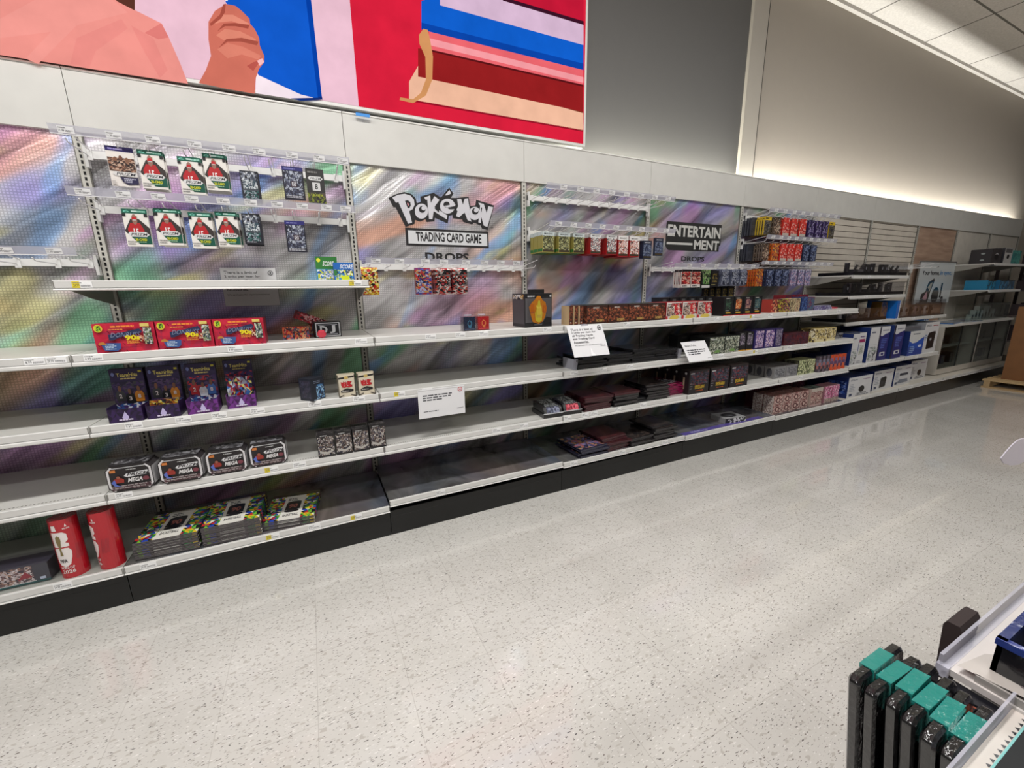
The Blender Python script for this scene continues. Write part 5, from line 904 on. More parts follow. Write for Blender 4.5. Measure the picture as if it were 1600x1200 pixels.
# ---------------------------------------------------------------- base shelf left
def cyl(x, y, rz, label, art):
    R0 = .047; H = .285; mb = MB(); n = 32
    def P_(a, z): return (R0 * math.sin(a), -R0 * math.cos(a), z)
    for k in range(n):
        a0 = 2 * PI * k / n; a1 = 2 * PI * (k + 1) / n
        mb.poly([P_(a0, 0), P_(a1, 0), P_(a1, H), P_(a0, H)], (176, 22, 36))
    mb.poly([P_(2 * PI * k / n, H) for k in range(n)], (150, 20, 32)); mb.poly([P_(-2 * PI * k / n, 0) for k in range(n)], (120, 20, 30))
    # wrapped print: x in [-1.3,1.3] rad, z in 0..1
    def wrap(pts, col, k=1):
        tr = tessellate_polygon([[Vector((p[0], p[1], 0)) for p in pts]])
        for q in tr:
            q = [pts[z] for z in q]
            if (q[1][0] - q[0][0]) * (q[2][1] - q[0][1]) - (q[2][0] - q[0][0]) * (q[1][1] - q[0][1]) < 0: q = [q[0], q[2], q[1]]
            sub = [q]
            for _ in range(3):
                nx = []
                for t3 in sub:
                    m01 = ((t3[0][0] + t3[1][0]) / 2, (t3[0][1] + t3[1][1]) / 2); m12 = ((t3[1][0] + t3[2][0]) / 2, (t3[1][1] + t3[2][1]) / 2); m20 = ((t3[0][0] + t3[2][0]) / 2, (t3[0][1] + t3[2][1]) / 2)
                    nx += [[t3[0], m01, m20], [m01, t3[1], m12], [m20, m12, t3[2]], [m01, m12, m20]]
                if max(abs(q[0][0] - q[1][0]), abs(q[1][0] - q[2][0]), abs(q[2][0] - q[0][0])) < .12: break
                sub = nx
            for t3 in sub:
                i = len(mb.v); rr = R0 + .0005 * k
                mb.v += [(rr * math.sin(a), -rr * math.cos(a), z * H) for a, z in t3]; mb.f.append((i, i + 1, i + 2)); mb.c.append(lin(col)); mb.m.append(0)
    WT = (226, 218, 216)
    def wtext(s, x0, z0, x1, z1, col, k=3, b=.02):
        vv, ff = text_tris(s, b)
        for q in ff:
            i = len(mb.v); rr = R0 + .0005 * k; mb.v += [(rr * math.sin(x0 + (x1 - x0) * vv[a][0]), -rr * math.cos(x0 + (x1 - x0) * vv[a][0]), (z0 + (z1 - z0) * vv[a][1]) * H) for a in q]
            mb.f.append(tuple(range(i, i + len(q)))); mb.c.append(lin(col)); mb.m.append(0)
    o0 = art
    wrap([(o0 - .62, .30), (o0 + .2, .30), (o0 + .5, .36), (o0 + .58, .46), (o0 + .42, .52), (o0 + .2, .53), (o0 - .62, .53)], WT)
    wrap([(o0 - .62, .55), (o0 + .5, .55), (o0 + .5, .60), (o0 + .3, .62), (o0 + .52, .66), (o0 + .5, .76), (o0 + .25, .8), (o0 - .62, .8)], WT)
    wrap([(o0 - .62, .3), (o0 - .45, .24), (o0 - .1, .2), (o0 + .3, .24), (o0 + .5, .36), (o0 - .5, .36)], WT)
    wrap([(o0 - .5, .83), (o0 - .1, .83), (o0 - .14, .92), (o0 - .46, .92)], WT)
    G = (120, 104, 60)
    wrap([(o0 - .28, .4), (o0 - .02, .4), (o0 - .08, .48), (o0 - .06, .56), (o0 + .04, .66), (o0 + .02, .72), (o0 - .15, .75), (o0 - .32, .72), (o0 - .34, .64), (o0 - .22, .54), (o0 - .22, .46)], G, 2)
    wtext('FIFA', o0 - .4, .28, o0 + .15, .34, (30, 30, 30)); wtext('WORLD CUP', o0 - .5, .165, o0 + .5, .21, WT); wtext('2026', o0 - .45, .09, o0 + .5, .15, WT); wtext('PANINI', o0 + .35, .84, o0 + .8, .865, WT)
    wrap([(o0 + .5, .88), (o0 + .58, .93), (o0 + .66, .88)], WT)
    for k in range(6):
        a = o0 + .75 + k * .1; wrap([(a, .3), (a + .03, .3), (a + .2, .55), (a + .17, .55)], (130, 30, 44), 1)
    o = mb.build('card_canister', ('gloss',), label=label, cat='canister', group='red canisters', loc=(x, y, .2)); o.rotation_euler = (0, 0, rz)
cyl(-.182, -.52, 0, 'red cylindrical world cup canister, left one, trophy emblem facing forward', -.1)
cyl(-.052, -.52, -.9, 'red cylindrical world cup canister, right one, emblem turned to the left', -.1)
r = empty('clear_topped_box', (-.37, -.55, .2), 'low box with printed players beside the red canisters, at the left edge', 'box')
mb = MB(); mb.box(-.12, .11, .01, .12, .004, .09, (60, 58, 70)); mb.art((-.12, .01, .004), UX, UZ, .23, .086, [('n', 0, .12, .78, .98, [(190, 176, 176), (120, 90, 90), (220, 210, 210), (90, 70, 76), (170, 130, 110), (60, 50, 60)], 14, 7, 4), ('p', [(.55, .3), (.68, .7), (.76, .35)], (150, 40, 56)), ('r', 0, 0, 1, .1, (40, 90, 90)), ('r', 0, .1, .8, .14, (220, 220, 220)), ('r', .8, .1, 1, 1, (60, 60, 72)), ('r', .86, .14, .94, .28, (190, 200, 220))]); mb.build('carton', ('print',), r)
mb = MB(); mb.box(-.125, .115, .004, .125, .0, .1, (255, 255, 255)); mb.build('clear_sleeve', ('clear',), r)
# magazine stacks
def mag_proto():
    mb = MB(); w, d, h = .255, .32, .006
    mb.box(-w / 2, w / 2, 0, d, 0, h, (84, 80, 84), front=(84, 78, 80), side=(76, 72, 74)); mb.box(-w / 2, w / 2, -.0005, .0, .0, .0015, (40, 38, 40))
    CF = [(40, 70, 170), (220, 190, 40), (190, 40, 44), (40, 140, 70), (230, 226, 220), (60, 60, 70), (120, 180, 50), (20, 20, 26)]
    mb.art((-w / 2, 0, h), UX, UY, w, d, [('n', 0, 0, 1, 1, CF, 9, 9, 5), ('r', .3, .0, .72, .9, (226, 224, 216)), ('r', .36, .34, .66, .6, (28, 28, 32)), ('e', .51, .3, .15, .05, (28, 28, 32)), ('e', .51, .62, .15, .05, (28, 28, 32)), ('t', '90', .42, .4, .6, .56, (150, 90, 80), .05), ('t', 'BASKETBALL', .36, .12, .66, .2, (40, 40, 44), .02), ('l', .36, .68, .66, .8, 2, (60, 60, 66)), ('r', 0, .88, 1, 1, (30, 32, 30))], 0, .00006)
    o = mb.build('album_magazine', ('gloss',)); tag(o, None, 'magazine'); return Stock(o)
mg = mag_proto(); rr = random.Random(8)
def magstack(x, y, n, nm, rz, dx=.006, hh=.0068):
    for k in range(n):
        lab = 'colourful album magazine on top of the %s stack' % nm if k == n - 1 else 'album magazines showing only grey edges in the %s stack' % nm
        mg.put((x + rr.uniform(-dx, dx) * .3, y + rr.uniform(-dx, dx) * .25, .2 + k * hh), rz + rr.uniform(-.008, .008), lab, 'album magazines, top ones' if k == n - 1 else 'album magazines in the %s stack' % nm)
magstack(.165, -.56, 14, 'left', -.05); magstack(.435, -.565, 15, 'middle', -.02); magstack(.69, -.56, 7, 'right, lowest', -.12, .012)
# ---------------------------------------------------------------- electronics on the right
def cam_box(xc, w, h, d, y, z, label, grp='white and blue electronics cartons', dev=None, extra=(), name='electronics_carton', bodyc=(22, 40, 96)):
    f = [('r', 0, 0, 1, 1, (212, 212, 214)), ('t', 'EPSON', .08, .82, .36, .9, (90, 96, 120), .02), ('l', .6, .8, .9, .88, 1, (150, 120, 150)), ('l', .06, .3, .3, .7, 5, (160, 164, 176)), ('r', .08, .08, .2, .2, (60, 70, 100))] + list(extra)
    if dev == 'ball': f += [('e', .58, .36, .12, .16, (26, 26, 28)), ('r', .4, .14, .8, .18, (120, 124, 130)), ('l', .35, .04, .9, .12, 1, (110, 114, 124))]
    if dev == 'box': f += [('p', [(.34, .1), (.36, .6), (.6, .66), (.66, .6), (.64, .14)], (30, 30, 32)), ('e', .46, .34, .08, .12, (50, 50, 54))]
    if dev == 'printer': f += [('r', .3, .5, .8, .62, (50, 54, 70)), ('p', [(.2, .12), (.3, .3), (.8, .3), (.86, .12)], (120, 126, 140))]
    o = boxd(name, w, h, d, bodyc, f, side=[('r', 0, 0, 1, 1, bodyc), ('n', .5, .2, .95, .8, [bodyc, (60, 90, 170), (120, 140, 190)], 5, 5, 3)], top=[('r', 0, 0, 1, 1, (24, 40, 96)), ('r', .3, .3, .8, .7, (60, 90, 150))], label=label, cat='carton', group=grp, loc=(xc, y, z)); return o
cam_box(6.47, .5, .235, .42, -.54, .2, 'white and blue carton with round black device, leftmost on the cream base shelf', dev='ball')
cam_box(7.08, .46, .24, .4, -.5, .2, 'white and blue carton with square black device on the cream base shelf', dev='box')
cam_box(7.56, .42, .25, .4, -.5, .2, 'white and blue carton with a printer picture on the cream base shelf', dev='printer')
cam_box(8.13, .45, .26, .4, -.44, .2, 'white and blue carton with round black device, rightmost, on the cream base shelf', dev='ball')
def tall(xc, w, h, y, label, kind):
    if kind == 'icons': f = [('r', 0, 0, 1, 1, (208, 208, 210)), ('l', .15, .82, .6, .9, 1, (90, 96, 120)), ('n', .1, .04, .9, .45, [(208, 208, 210), (200, 200, 204), (150, 156, 160), (208, 208, 210), (110, 130, 110)], 4, 6, 3), ('n', .6, .04, .85, .3, [(60, 60, 66), (200, 200, 204)], 1, 3, 3), ('r', .1, .5, .9, .505, (150, 150, 156))]
    elif kind == 'sale': f = [('r', 0, 0, 1, 1, (212, 212, 214)), ('l', .15, .84, .9, .92, 1, (90, 60, 120)), ('r', .1, .7, .9, .8, (150, 40, 90)), ('n', .25, .3, .8, .6, [(208, 208, 210), (140, 150, 120), (180, 180, 186)], 4, 5, 4), ('p', [(0, .2), (.1, .5), (0, .9)], (30, 50, 130)), ('l', .1, .04, .9, .14, 2, (140, 144, 150))]
    elif kind == 'wave': f = [('r', 0, 0, 1, 1, (36, 40, 110)), ('p', [(0, 1), (0, .76), (.3, .72), (.6, .78), (1, .82), (1, 1)], (210, 210, 214)), ('l', .3, .86, .9, .92, 1, (110, 110, 130)), ('l', .3, .35, .85, .66, 6, (90, 110, 190)), ('r', .3, .13, .8, .24, (206, 206, 210)), ('r', .45, .15, .7, .22, (40, 44, 110)), ('r', 0, 0, .12, 1, (26, 30, 60))]
    elif kind == 'bluewave': f = [('r', 0, 0, 1, 1, (212, 214, 214)), ('p', [(0, 0), (1, 0), (1, .72), (.8, .66), (.5, .52), (.25, .5), (0, .62)], (36, 84, 180)), ('p', [(0, 0), (1, 0), (1, .2), (0, .36)], (30, 64, 150)), ('l', .2, .84, .9, .92, 1, (90, 96, 110)), ('l', .1, .1, .5, .4, 4, (150, 180, 220)), ('e', .76, .36, .12, .05, (200, 210, 230))]
    else: f = [('r', 0, 0, 1, 1, (212, 212, 214)), ('t', 'EPSON', .1, .86, .4, .93, (90, 96, 110), .02), ('l', .55, .86, .95, .92, 1, (170, 60, 80)), ('p', [(.3, .12), (.27, .56), (.34, .66), (.76, .7), (.82, .64), (.8, .14)], (26, 26, 28)), ('e', .52, .44, .07, .05, (150, 150, 156)), ('l', .1, .4, .22, .62, 3, (60, 110, 170))]
    return boxd('tall_carton', w, h, .3, (24, 42, 96), f, side=[('r', 0, 0, 1, 1, (26, 46, 104) if kind != 'last' else (150, 152, 158))], top=[('r', 0, 0, 1, 1, (90, 94, 104))], label=label, cat='carton', group='tall electronics cartons', loc=(xc, y, .585))
tall(6.19, .125, .345, -.555, 'tall white icon carton, leftmost on the shelf above the base cartons', 'icons')
tall(6.33, .14, .35, -.55, 'tall white carton with magenta sale label', 'sale')
tall(6.58, .2, .395, -.55, 'tall white icon carton right of the magenta labelled one', 'icons')
tall(6.84, .23, .39, -.53, 'tall indigo carton with white wave top, left one', 'wave')
tall(7.14, .25, .395, -.545, 'tall indigo carton with white wave top, right one', 'wave')
tall(7.62, .38, .3, -.545, 'wide white and bright blue wave carton', 'bluewave')
tall(8.02, .38, .385, -.53, 'tall white carton with black rounded device, rightmost of the row', 'last')
boxd('flat_carton_pile', .4, .05, .3, (110, 112, 120), [('r', 0, .3, 1, .35, (60, 62, 70)), ('r', 0, .65, 1, .7, (60, 62, 70))], label='grey flat carton lying on top of the bright blue wave carton', cat='carton', loc=(7.6, -.5, .886))
# device displays on the slat shelves
def display(z, x0, x1, seed, nm):
    rr = random.Random(seed)
    r = empty('acrylic_display_case', ((x0 + x1) / 2, -.45, z), nm, 'display case', 'acrylic display cases'); w = x1 - x0
    mb = MB(); mb.box(-w / 2, w / 2, 0, .34, 0, .035, (24, 23, 25)); mb.build('plinth', ('gloss',), r)
    mb = MB(); mb.box(-w / 2, w / 2, 0, .002, .035, .14, (255, 255, 255)); mb.box(w / 2 - .002, w / 2, 0, .34, .035, .14, (255, 255, 255)); mb.build('guard_panel', ('clear',), r)
    x = -w / 2 + .04
    while x < w / 2 - .08:
        k = rr.choice((0, 1, 2, 2)); mb = MB(); c = rr.choice(((40, 38, 42), (120, 116, 118), (90, 80, 84), (60, 58, 62)))
        if k == 0: mb.box(x, x + .06, .06, .09, .036, .12, c); mb.art((x, .06, .036), UX, UZ, .06, .084, [('r', .1, .1, .9, .9, (20, 20, 24)), ('e', .5, .5, .2, .2, (150, 150, 160))])
        elif k == 1:
            mb.tube((x + .03, .1, .036), (x + .03, .1, .13), .024, c, n=12); mb.tube((x + .03, .1, .13), (x + .03, .1, .135), .026, (150, 148, 150), n=12)
        else: mb.box(x, x + .05, .05, .12, .036, .066, c); mb.tube((x + .025, .07, .066), (x + .025, .05, .11), .012, (50, 48, 52), n=8)
        mb.build('demo_device', ('gloss',), r); x += rr.uniform(.09, .14)
display(1.545, 6.14, 7.3, 1, 'clear fronted case of small cameras on the top electronics shelf')
display(1.33, 6.14, 7.3, 2, 'clear fronted case of devices on the second electronics shelf')
display(1.045, 6.14, 7.0, 3, 'clear fronted case of devices on the third electronics shelf')
r = empty('watch_case', (7.9, -.45, 1.045), 'long acrylic case of watches beside the blue end panel', 'display case')
mb = MB(); mb.box(-.6, .6, 0, .3, 0, .02, (60, 58, 60)); mb.build('plinth', ('gloss',), r)
mb = MB(); mb.box(-.6, .6, 0, .002, .02, .2, (255, 255, 255)); mb.box(.598, .6, 0, .3, .02, .2, (255, 255, 255)); mb.box(-.6, .6, 0, .3, .2, .202, (255, 255, 255)); mb.build('cover', ('clear',), r)
for i in range(8):
    mb = MB(); x = -.5 + .135 * i; c = [(150, 130, 130), (90, 84, 88), (190, 180, 176), (50, 48, 52)][i % 4]
    mb.box(x - .014, x + .014, .08, .1, .021, .12, c); mb.tube((x, .078, .08), (x, .07, .08), .02, (40, 38, 42), n=12); mb.build('watch', ('gloss',), r)
mb = MB(); mb.box(0, .06, 0, .3, 0, .21, (24, 104, 190)); mb.box(.06, .08, 0, .3, 0, .21, (206, 212, 220)); mb.build('end_panel', ('gloss',), label='bright blue and white upright end panel beside the watch case', cat='panel', loc=(7.19, -.46, 1.045))
boxd('carton', .14, .2, .1, (110, 80, 30), [('n', 0, 0, 1, 1, [(150, 110, 40), (60, 70, 110), (40, 40, 60)], 4, 5, 2)], label='brown and blue carton left of the bright blue end panel', cat='carton', loc=(7.09, -.38, 1.045))
# poster
mb = MB(); w, h = 1.15, .6; mb.box(0, w, -.012, 0, 0, h, (120, 116, 112)); BLUE = (60, 130, 190)
mb.art((.02, -.012, .0), UX, UZ, w - .04, h - .02, [('r', 0, 0, 1, 1, (198, 204, 206)), ('l', .43, .88, .56, .92, 1, (60, 60, 66)), ('t', 'Your home,', .08, .68, .56, .8, (44, 42, 46), .03), ('t', 'in sync.', .58, .67, .92, .8, BLUE, .02), ('p', [(.14, .0), (.16, .24), (.26, .3), (.3, .52), (.44, .62), (.46, .56), (.4, .3), (.36, .0)], (52, 44, 46)), ('p', [(.3, .4), (.36, .5), (.42, .52), (.38, .3)], (170, 160, 140)), ('p', [(.2, .12), (.3, .3), (.34, .1)], (190, 150, 160)), ('e', .55, .2, .1, .2, (40, 38, 42)), ('r', .68, .14, .72, .5, (40, 38, 42)), ('e', .76, .1, .04, .07, (60, 58, 60)), ('r', .05, .0, .8, .03, (90, 84, 84))])
mb.build('framed_poster', ('gloss',), label='white poster reading your home in sync, in front of the wood board', cat='poster', loc=(8.64, -.05, 1.165))
# cabinets
for i in range(2):
    x0 = 8.6 + i * 1.18; x1 = x0 + 1.175
    r = empty('glass_cabinet', ((x0 + x1) / 2, -.03, .21), 'glass fronted cabinet on the base shelf, ' + ['left one beneath the open brochures', 'right one beside the pallet'][i], 'cabinet', 'glass fronted cabinets'); w = x1 - x0
    C_ = (196, 190, 180); mb = MB()
    mb.box(-w / 2, -w / 2 + .02, -.43, 0, 0, .66, C_); mb.box(w / 2 - .02, w / 2, -.43, 0, 0, .66, C_); mb.box(-w / 2 + .02, w / 2 - .02, -.43, 0, 0, .075, C_); mb.box(-w / 2 + .02, w / 2 - .02, -.02, 0, .075, .66, (120, 116, 108)); mb.box(-w / 2, w / 2, -.45, 0, .66, .69, (214, 212, 206)); mb.build('carcass', ('steel',), r)
    mb = MB(); mb.box(-w / 2 + .02, w / 2 - .02, -.38, -.02, .36, .37, (180, 180, 172)); mb.build('inner_shelf', ('steel',), r)
    for k in range(2):
        a = -w / 2 + .02 + k * (w / 2 - .02); c = a + w / 2 - .02
        f = MB(); f.box(a, c, -.425 + .0 * k, -.42, .078, .655, (255, 255, 255)); dd = f.build('sliding_door', ('glass',), r)
        f = MB(); f.box(c - .02, c, -.432, -.4265, .078, .655, (20, 20, 22)); f.build('door_edge', ('steel',), dd)
    rr = random.Random(i + 3)
    for k in range(7):
        mb = MB(); x = -w / 2 + .1 + k * .14; zz = .371 if k % 2 else .076; hh = rr.uniform(.1, .2); c = rr.choice(((90, 90, 96), (60, 70, 110), (130, 126, 120), (50, 50, 54)))
        mb.box(-.055, .055, 0, .1, 0, hh, c); mb.art((-.055, 0, 0), UX, UZ, .11, hh, [('n', .05, .05, .95, .95, [c, (150, 150, 150), (60, 60, 64)], 4, 4, k)])
        mb.build('stock_carton', ('print',), label='carton inside the %s glass cabinet, %s from the left' % (['left', 'right'][i], ordn[k]), cat='carton', group='cartons in the glass cabinets', loc=((x0 + x1) / 2 + x, -.3, .21 + zz))
for i, (x, rz, c) in enumerate(((8.95, .1, (60, 110, 170)), (9.3, .0, (180, 186, 190)), (9.6, -.1, (110, 130, 160)))):
    o = boxd('open_brochure', .32, .012, .24, c, [], top=[('n', 0, 0, 1, 1, [c, (214, 214, 214), (60, 80, 120)], 4, 3, i), ('r', .49, 0, .51, 1, (120, 120, 124))], mats=('gloss',), label='flat brochure lying on the counter above the left glass cabinet, %s of three' % ordn[i], cat='brochure', group='brochures on the counter', loc=(x, -.46, .9005)); o.rotation_euler = (0, 0, rz)
for i in range(2):
    boxd('blue_leaflet_pile', .2, .05, .2, [(40, 100, 170), (150, 190, 210)][i], [('n', 0, 0, 1, 1, [(40, 100, 170), (200, 210, 216), (30, 60, 110)], 4, 2, i)], label='pile of blue leaflets on the counter right of the watch case, ' + ['lower', 'upper'][i], cat='leaflets', group='blue leaflets', loc=(8.85 + .05 * i, -.16, .9005 + .051 * i))
r = empty('glass_display_case', (10.4, -.42, .9005), 'low glass case of white devices on the counter at the right', 'display case')
mb = MB(); mb.box(-.5, .5, 0, .002, 0, .24, (255, 255, 255)); mb.box(-.5, -.498, 0, .3, 0, .24, (255, 255, 255)); mb.box(.498, .5, 0, .3, 0, .24, (255, 255, 255)); mb.build('pane', ('glass',), r)
mb = MB(); mb.tube((-.5, 0, .24), (.5, 0, .24), .004, (60, 70, 66)); mb.build('rim', ('steel',), r)
for k in range(8):
    mb = MB(); hh = .08 + .06 * (k % 3); mb.box(-.04, .04, 0, .06, 0, hh, (176, 180, 178)); mb.art((-.04, 0, 0), UX, UZ, .08, hh, [('r', .15, .2, .85, .8, (120, 126, 124)), ('e', .5, .5, .2, .2, (40, 44, 44))])
    mb.build('white_device', ('gloss',), label='small white device in the counter glass case, %s from the left' % ordn[k], cat='device', group='white devices', loc=(9.98 + .12 * k, -.3, .9005))
# shelves right of the wood panel
def gad(xc, w, h, y, z, body, f, side, label): boxd('electronics_carton', w, h, .22, body, f, side=side, label=label, cat='carton', loc=(xc, y, z))
gad(9.99, .36, .2, -.4, 1.72, (50, 46, 48), [('r', 0, 0, 1, 1, (58, 54, 56)), ('e', .5, .45, .2, .2, (20, 20, 22)), ('p', [(.3, .6), (.5, .74), (.7, .62), (.5, .66)], (190, 190, 196))], [('r', 0, 0, 1, 1, (48, 46, 50)), ('e', .6, .7, .1, .06, (150, 160, 160)), ('e', .6, .25, .1, .06, (150, 160, 160))], 'dark grey carton with black lens picture on the topmost right shelf')
gad(10.42, .3, .23, -.4, 1.72, (44, 42, 46), [('r', 0, 0, 1, 1, (180, 178, 176)), ('e', .5, .45, .16, .14, (30, 28, 30)), ('r', .1, .7, .9, .95, (90, 88, 90))], [('r', 0, 0, 1, 1, (44, 44, 50)), ('e', .5, .7, .1, .06, (130, 160, 160)), ('l', .1, .1, .8, .5, 4, (110, 110, 116))], 'tall dark carton with grey front beside the lens carton')
gad(10.78, .3, .2, -.4, 1.72, (60, 130, 126), [('n', 0, 0, 1, 1, [(70, 140, 134), (90, 160, 150), (50, 110, 110)], 5, 4, 3)], [('r', 0, 0, 1, 1, (56, 120, 118))], 'teal carton on the topmost right shelf')
for i, (xc, c) in enumerate(((9.98, (30, 120, 160)), (10.42, (50, 110, 150)), (10.72, (60, 100, 130)))): boxd('storage_case', .28, .14, .24, c, [('n', .02, .02, .98, .98, [c, tuple(min(255, q + 24) for q in c), tuple(int(q * .8) for q in c)], 4, 3, i), ('r', 0, .9, 1, 1, (50, 46, 46))], mats=('gloss',), label='turquoise blue case on the shelf right of the poster, %s of three' % ordn[i], cat='case', group='turquoise cases', loc=(xc, -.42, 1.345))
# dark rack at the right edge
r = empty('merchandise_rack', (11.75, -.5, 0), 'dark rack crowded with goods at the far right edge', 'rack')
mb = MB(); mb.box(-.55, .55, -.1, .4, 0, .16, (40, 36, 36)); mb.box(-.55, -.52, .36, .4, .16, 2.0, (60, 52, 54)); mb.box(.52, .55, .36, .4, .16, 2.0, (60, 52, 54)); mb.build('frame', ('steel',), r)
for k in range(4):
    mb = MB(); mb.box(-.55, .55, -.08, .36, .5 + .4 * k, .52 + .4 * k, (90, 82, 80)); mb.build('shelf', ('steel',), r)
    for j in range(5):
        rr = random.Random(k * 7 + j); boxd('goods_box', .17, rr.uniform(.14, .26), .2, (50, 40, 44), [('n', 0, 0, 1, 1, [(60, 46, 50), (110, 90, 96), (40, 32, 36), (140, 60, 90), (80, 76, 90)], 4, 4, rr.randint(1, 99))], label='box on the dark right edge rack, shelf %s from below, %s from the left' % (ordn[k], ordn[j]), cat='box', group='boxes on the dark rack', loc=(11.32 + .2 * j, -.55, .5205 + .4 * k))
# pallet with carton
r = empty('wooden_pallet', (10.0, -1.35, 0), 'pale wooden pallet on the floor at the right', 'pallet')
PW_ = (176, 148, 108)
for k in range(3):
    mb = MB(); yy = -.6 + k * .58; mb.box(-.62, .58, yy, yy + .06, .02, .1, PW_); mb.build('stringer', ('matte',), r)
for k in range(7):
    mb = MB(); x = -.62 + k * .182; mb.box(x, x + .1, -.62, .64, .1, .12, (184, 156, 114)); mb.build('deck_board', ('matte',), r)
for k in range(3):
    mb = MB(); x = -.62 + k * .55; mb.box(x, x + .1, -.62, .64, 0, .02, PW_); mb.build('bottom_board', ('matte',), r)
mb = MB(); mb.box(-.42, .5, -.6, .5, 0, 1.0, (130, 88, 52)); mb.box(-.4205, -.42, -.03, .02, 0, 1.0, (150, 106, 66)); mb.build('cardboard_carton', ('matte',), label='large brown cardboard carton standing on the wooden pallet', cat='carton', loc=(10.01, -1.33, .1205)).location = (10.01, -1.33, .1205)
# ---------------------------------------------------------------- foreground rack
TEAL = (24, 122, 114)
def fcase(x, y, z, rx, rz, label, st):
    clone_needed = None
    return st.put((x, y, z), (rx, 0, rz), label, 'black cases with teal bands')
def case_proto():
    r = empty('card_case', (0, 0, 0), None, 'card case'); W_, T_, H_ = .128, .015, .45
    me = MB(); seg = 6; prof = []
    def rounded(y, inset=0):
        pts = []; R_ = .011
        for cx, cz, a0 in ((W_ / 2 - R_, -R_, 0), (-W_ / 2 + R_, -R_, PI / 2)):
            for k in range(seg + 1):
                a = a0 + PI / 2 * k / seg; pts.append((cx + (R_ - inset) * math.cos(a), y, cz + (R_ - inset) * math.sin(a)))
        pts += [(-W_ / 2 + inset, y, -H_), (W_ / 2 - inset, y, -H_)]; return pts
    rings = [rounded(-T_ / 2, .004), rounded(-T_ / 2 + .003), rounded(T_ / 2 - .003), rounded(T_ / 2, .004)]
    me.poly(rings[0][::-1], (14, 14, 15)); me.poly(rings[-1], (14, 14, 15))
    for a, b_ in zip(rings, rings[1:]):
        for k in range(len(a)):
            k2 = (k + 1) % len(a); me.poly([a[k], b_[k], b_[k2], a[k2]][::-1], (19, 19, 20))
    me.build('padded_body', ('wrap',), r)
    bd = MB(); e_ = .0012; bd.box(-.028, .029, -T_ / 2 - e_, T_ / 2 + e_, -.045, e_, TEAL); o = bd.build('teal_band', ('wrap',), r); o['label'] = 'shiny teal paper band'
    return Stock(r)
cs = case_proto()
for i, (x, y, dz, rx, rz) in enumerate(((1.612, -.0, 0, 0, .0), (1.614, 0, -.004, 0, -.03), (1.614, 0, .0, 0, .02), (1.61, 0, -.002, 0, .0), (1.605, 0, -.004, 0, .03), (1.612, 0, -.012, 0, .0))):
    yy = (-2.688, -2.708, -2.728, -2.7475, -2.7665, -2.785)[i]
    fcase(x, yy, 0.9 + dz, -.12, rz, 'black case with teal band in the foreground rack, %s from the far end' % ordn[i], cs)
# rack shelf A (x>1.70) and deck B
r = empty('foreground_rack', (1.7, -3.2, 0), 'white display rack cut off by the lower right corner', 'rack')
def RB_(name, mb, mats): return mb.build(name, mats, r)
def rel(mb): mb.v = [(v[0] - 1.7, v[1] + 3.2, v[2]) for v in mb.v]; return mb
mb = MB(); mb.box(1.71, 3.2, -3.4, -2.735, .872, .882, (206, 200, 196)); RB_('upper_deck', rel(mb), ('steel',))
mb = MB(); mb.box(1.705, 3.2, -2.7285, -2.7245, .868, .902, (190, 184, 196)); mb.box(1.705, 3.2, -2.737, -2.7285, .878, .8825, (190, 184, 196)); mb.box(1.7025, 1.7115, -2.737, -2.7235, .868, .886, (180, 70, 50)); RB_('clear_rail', rel(mb), ('frost',))
mb = MB(); mb.poly([(1.712, -2.742, .893), (1.724, -2.80, .893), (1.724, -3.4, .893), (1.80, -3.4, .893), (1.80, -2.768, .893), (1.775, -2.752, .893)][::-1], (176, 170, 164)); mb.box(1.714, 1.718, -3.4, -2.76, .82, .893, (150, 146, 142)); RB_('end_bracket', rel(mb), ('steel',))
mb = MB(); mb.tube((1.745, -2.797, .8932), (1.745, -2.797, .8938), .003, (110, 100, 100), n=12); RB_('bracket_hole', rel(mb), ('steel',))
mb = MB(); mb.box(1.3, 1.715, -2.7975, -2.7945, .874, .9, (150, 148, 166)); RB_('lower_rail', rel(mb), ('frost',))
mb = MB(); mb.box(1.3, 1.712, -3.4, -2.798, .868, .878, (206, 196, 188))
for k in range(26): mb.poly([(1.42 + .0115 * k, -2.8125, .8784), (1.4275 + .0115 * k, -2.8125, .8784), (1.424 + .0115 * k, -2.8085, .8784)], (40, 40, 44))
RB_('lower_deck', rel(mb), ('steel',))
mb = MB(); mb.box(1.69, 1.714, -2.80, -2.735, .4, .866, (24, 24, 30)); mb.box(1.5, 1.7, -2.885, -2.70, .43, .438, (190, 190, 190)); mb.box(1.2, 3.2, -3.4, -2.66, 0, .41, (150, 148, 146)); RB_('rack_body', rel(mb), ('steel',))
mb = MB(); mb.art((1.672, -2.784, .858), UX, (0, 0, 1), .01, .01, [('r', 0, 0, 1, 1, (26, 26, 30))])
mb = MB(); O_ = (1.655, -2.783, .872)
mb.box(1.652, 1.69, -2.784, -2.748, .858, .864, (24, 24, 30)); mb.art((1.654, -2.783, .864), UX, UY, .034, .032, [('p', [(.1, .5), (.2, .9), (.5, 1), (.9, .6)], (170, 166, 160)), ('p', [(.28, .6), (.36, .8), (.66, .65)], (24, 24, 30)), ('p', [(.3, .1), (.2, .45), (.9, .5), (.95, .1)], (130, 60, 36)), ('p', [(.42, .2), (.36, .36), (.8, .4), (.82, .2)], (24, 24, 30))], 0, .0006)
mb.build('printed_pouch', ('gloss',), label='dark pouch with white and rust shapes behind the teal banded cases', cat='pouch')
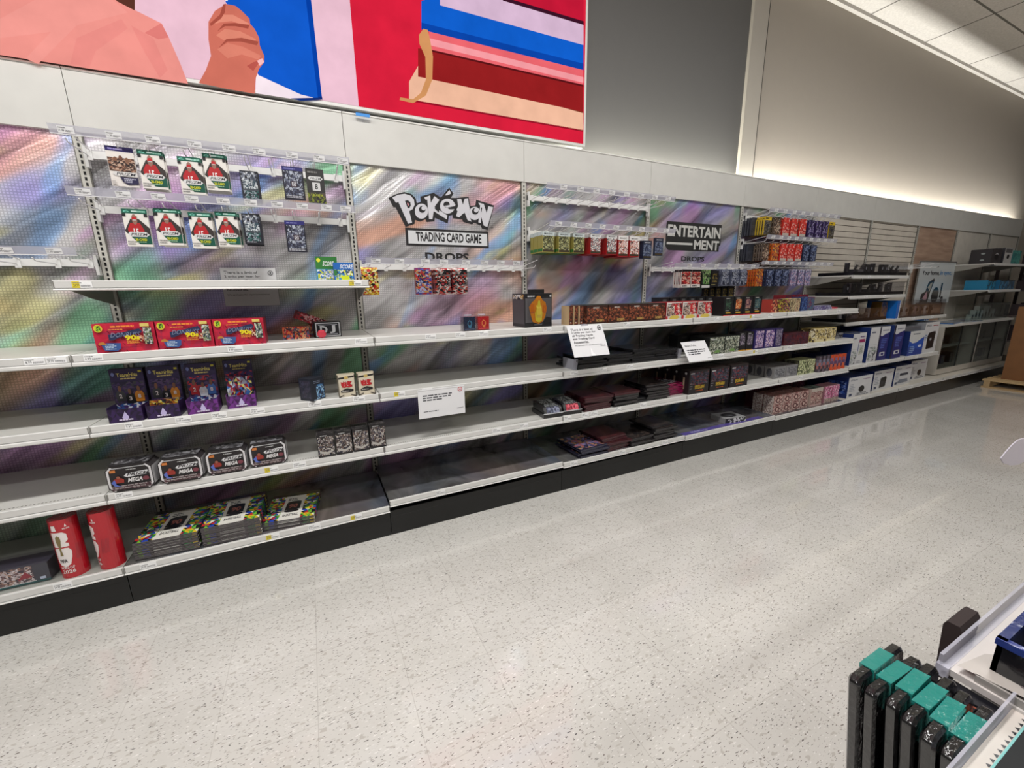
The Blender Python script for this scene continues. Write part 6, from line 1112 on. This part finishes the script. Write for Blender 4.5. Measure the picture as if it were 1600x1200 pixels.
# teal box on the lower deck
mb = MB(); mb.box(1.5, 1.7, -2.835, -2.818, .8785, .9, (16, 20, 22)); mb.box(1.5, 1.7, -2.8185, -2.8165, .8785, .9005, (120, 180, 178)); mb.build('teal_edged_box', ('matte',), label='dark box with pale teal edge in the lower right corner', cat='box')
mb = MB(); mb.box(1.645, 1.69, -2.84, -2.822, .9005, .925, (40, 44, 46)); mb.box(1.645, 1.69, -2.823, -2.8215, .918, .9255, (110, 176, 170)); mb.build('small_card_tray', ('gloss',), label='small dark tray with teal lip standing on the teal edged box', cat='tray')
# blue black bins on upper deck
r = empty('storage_bin', (1.9, -2.8, .8825), 'navy and black open bin on the foreground rack at the right edge', 'bin')
mb = MB(); X0, X1, Y0, Y1 = -.155, .3, -.15, .035
mb.box(X0, X1, Y1 - .006, Y1, 0, .06, (26, 32, 60)); mb.box(X0, X0 + .006, Y0, Y1, 0, .06, (24, 24, 28)); mb.box(X1 - .006, X1, Y0, Y1, 0, .06, (24, 24, 28)); mb.box(X0, X1, Y0, Y0 + .006, 0, .06, (24, 24, 28)); mb.box(X0, X1, Y0, Y1, 0, .004, (14, 14, 16)); mb.build('body', ('gloss',), r)
mb = MB(); mb.box(X0 - .002, X0 + .008, Y0, Y1 + .002, .054, .064, (40, 56, 120)); mb.box(X0, X1, Y1 - .008, Y1 + .002, .054, .064, (40, 52, 100)); mb.build('blue_rim', ('gloss',), r)
mb = MB(); mb.box(.0, .25, -.1, .028, .004, .08, (30, 40, 64)); mb.box(-.002, .252, .026, .03, .076, .084, (90, 110, 150)); mb.build('navy_box', ('wrap',), label='navy wrapped box inside the black bin', cat='box', loc=(1.9, -2.8, .887))
# brown object beyond rail and white flap
mb = MB(); mb.prism([(-.0, -.1), (-.0, -.004), (.004, .004), (.018, .004), (.022, -.004), (.018, -.1)], 0, .07, (36, 22, 20)); mb.build('brown_pouch', ('matte',), label='dark brown pouch hanging outside the foreground rail', cat='pouch', loc=(1.792, -2.722, .9), rot=0)
mb = MB(); FY = -2.6
fl = [at(u, v, FY) for u, v in ((1562, 716), (1570, 706), (1580, 695), (1589, 687), (1600, 684), (1650, 668), (1650, 712), (1600, 721), (1588, 726), (1577, 727), (1566, 723))]; f2 = [(p[0], p[2]) for p in fl]
mb.tess(f2, lambda x, z: (x, FY, z), (205, 200, 208)); mb.tess(f2, lambda x, z: (x, FY - .002, z), (205, 200, 208))
for p, q in zip(f2, f2[1:] + f2[:1]): mb.poly([(p[0], FY, p[1]), (q[0], FY, q[1]), (q[0], FY - .002, q[1]), (p[0], FY - .002, p[1])], (170, 166, 176))
mb.box(f2[5][0] + .03, f2[5][0] + .05, FY - .2, FY - .002, f2[6][1], f2[5][1], (200, 198, 204))
mb.build('white_flap', ('paper',), label='pale lilac curved flap sticking out at the right edge above the floor', cat='flap')
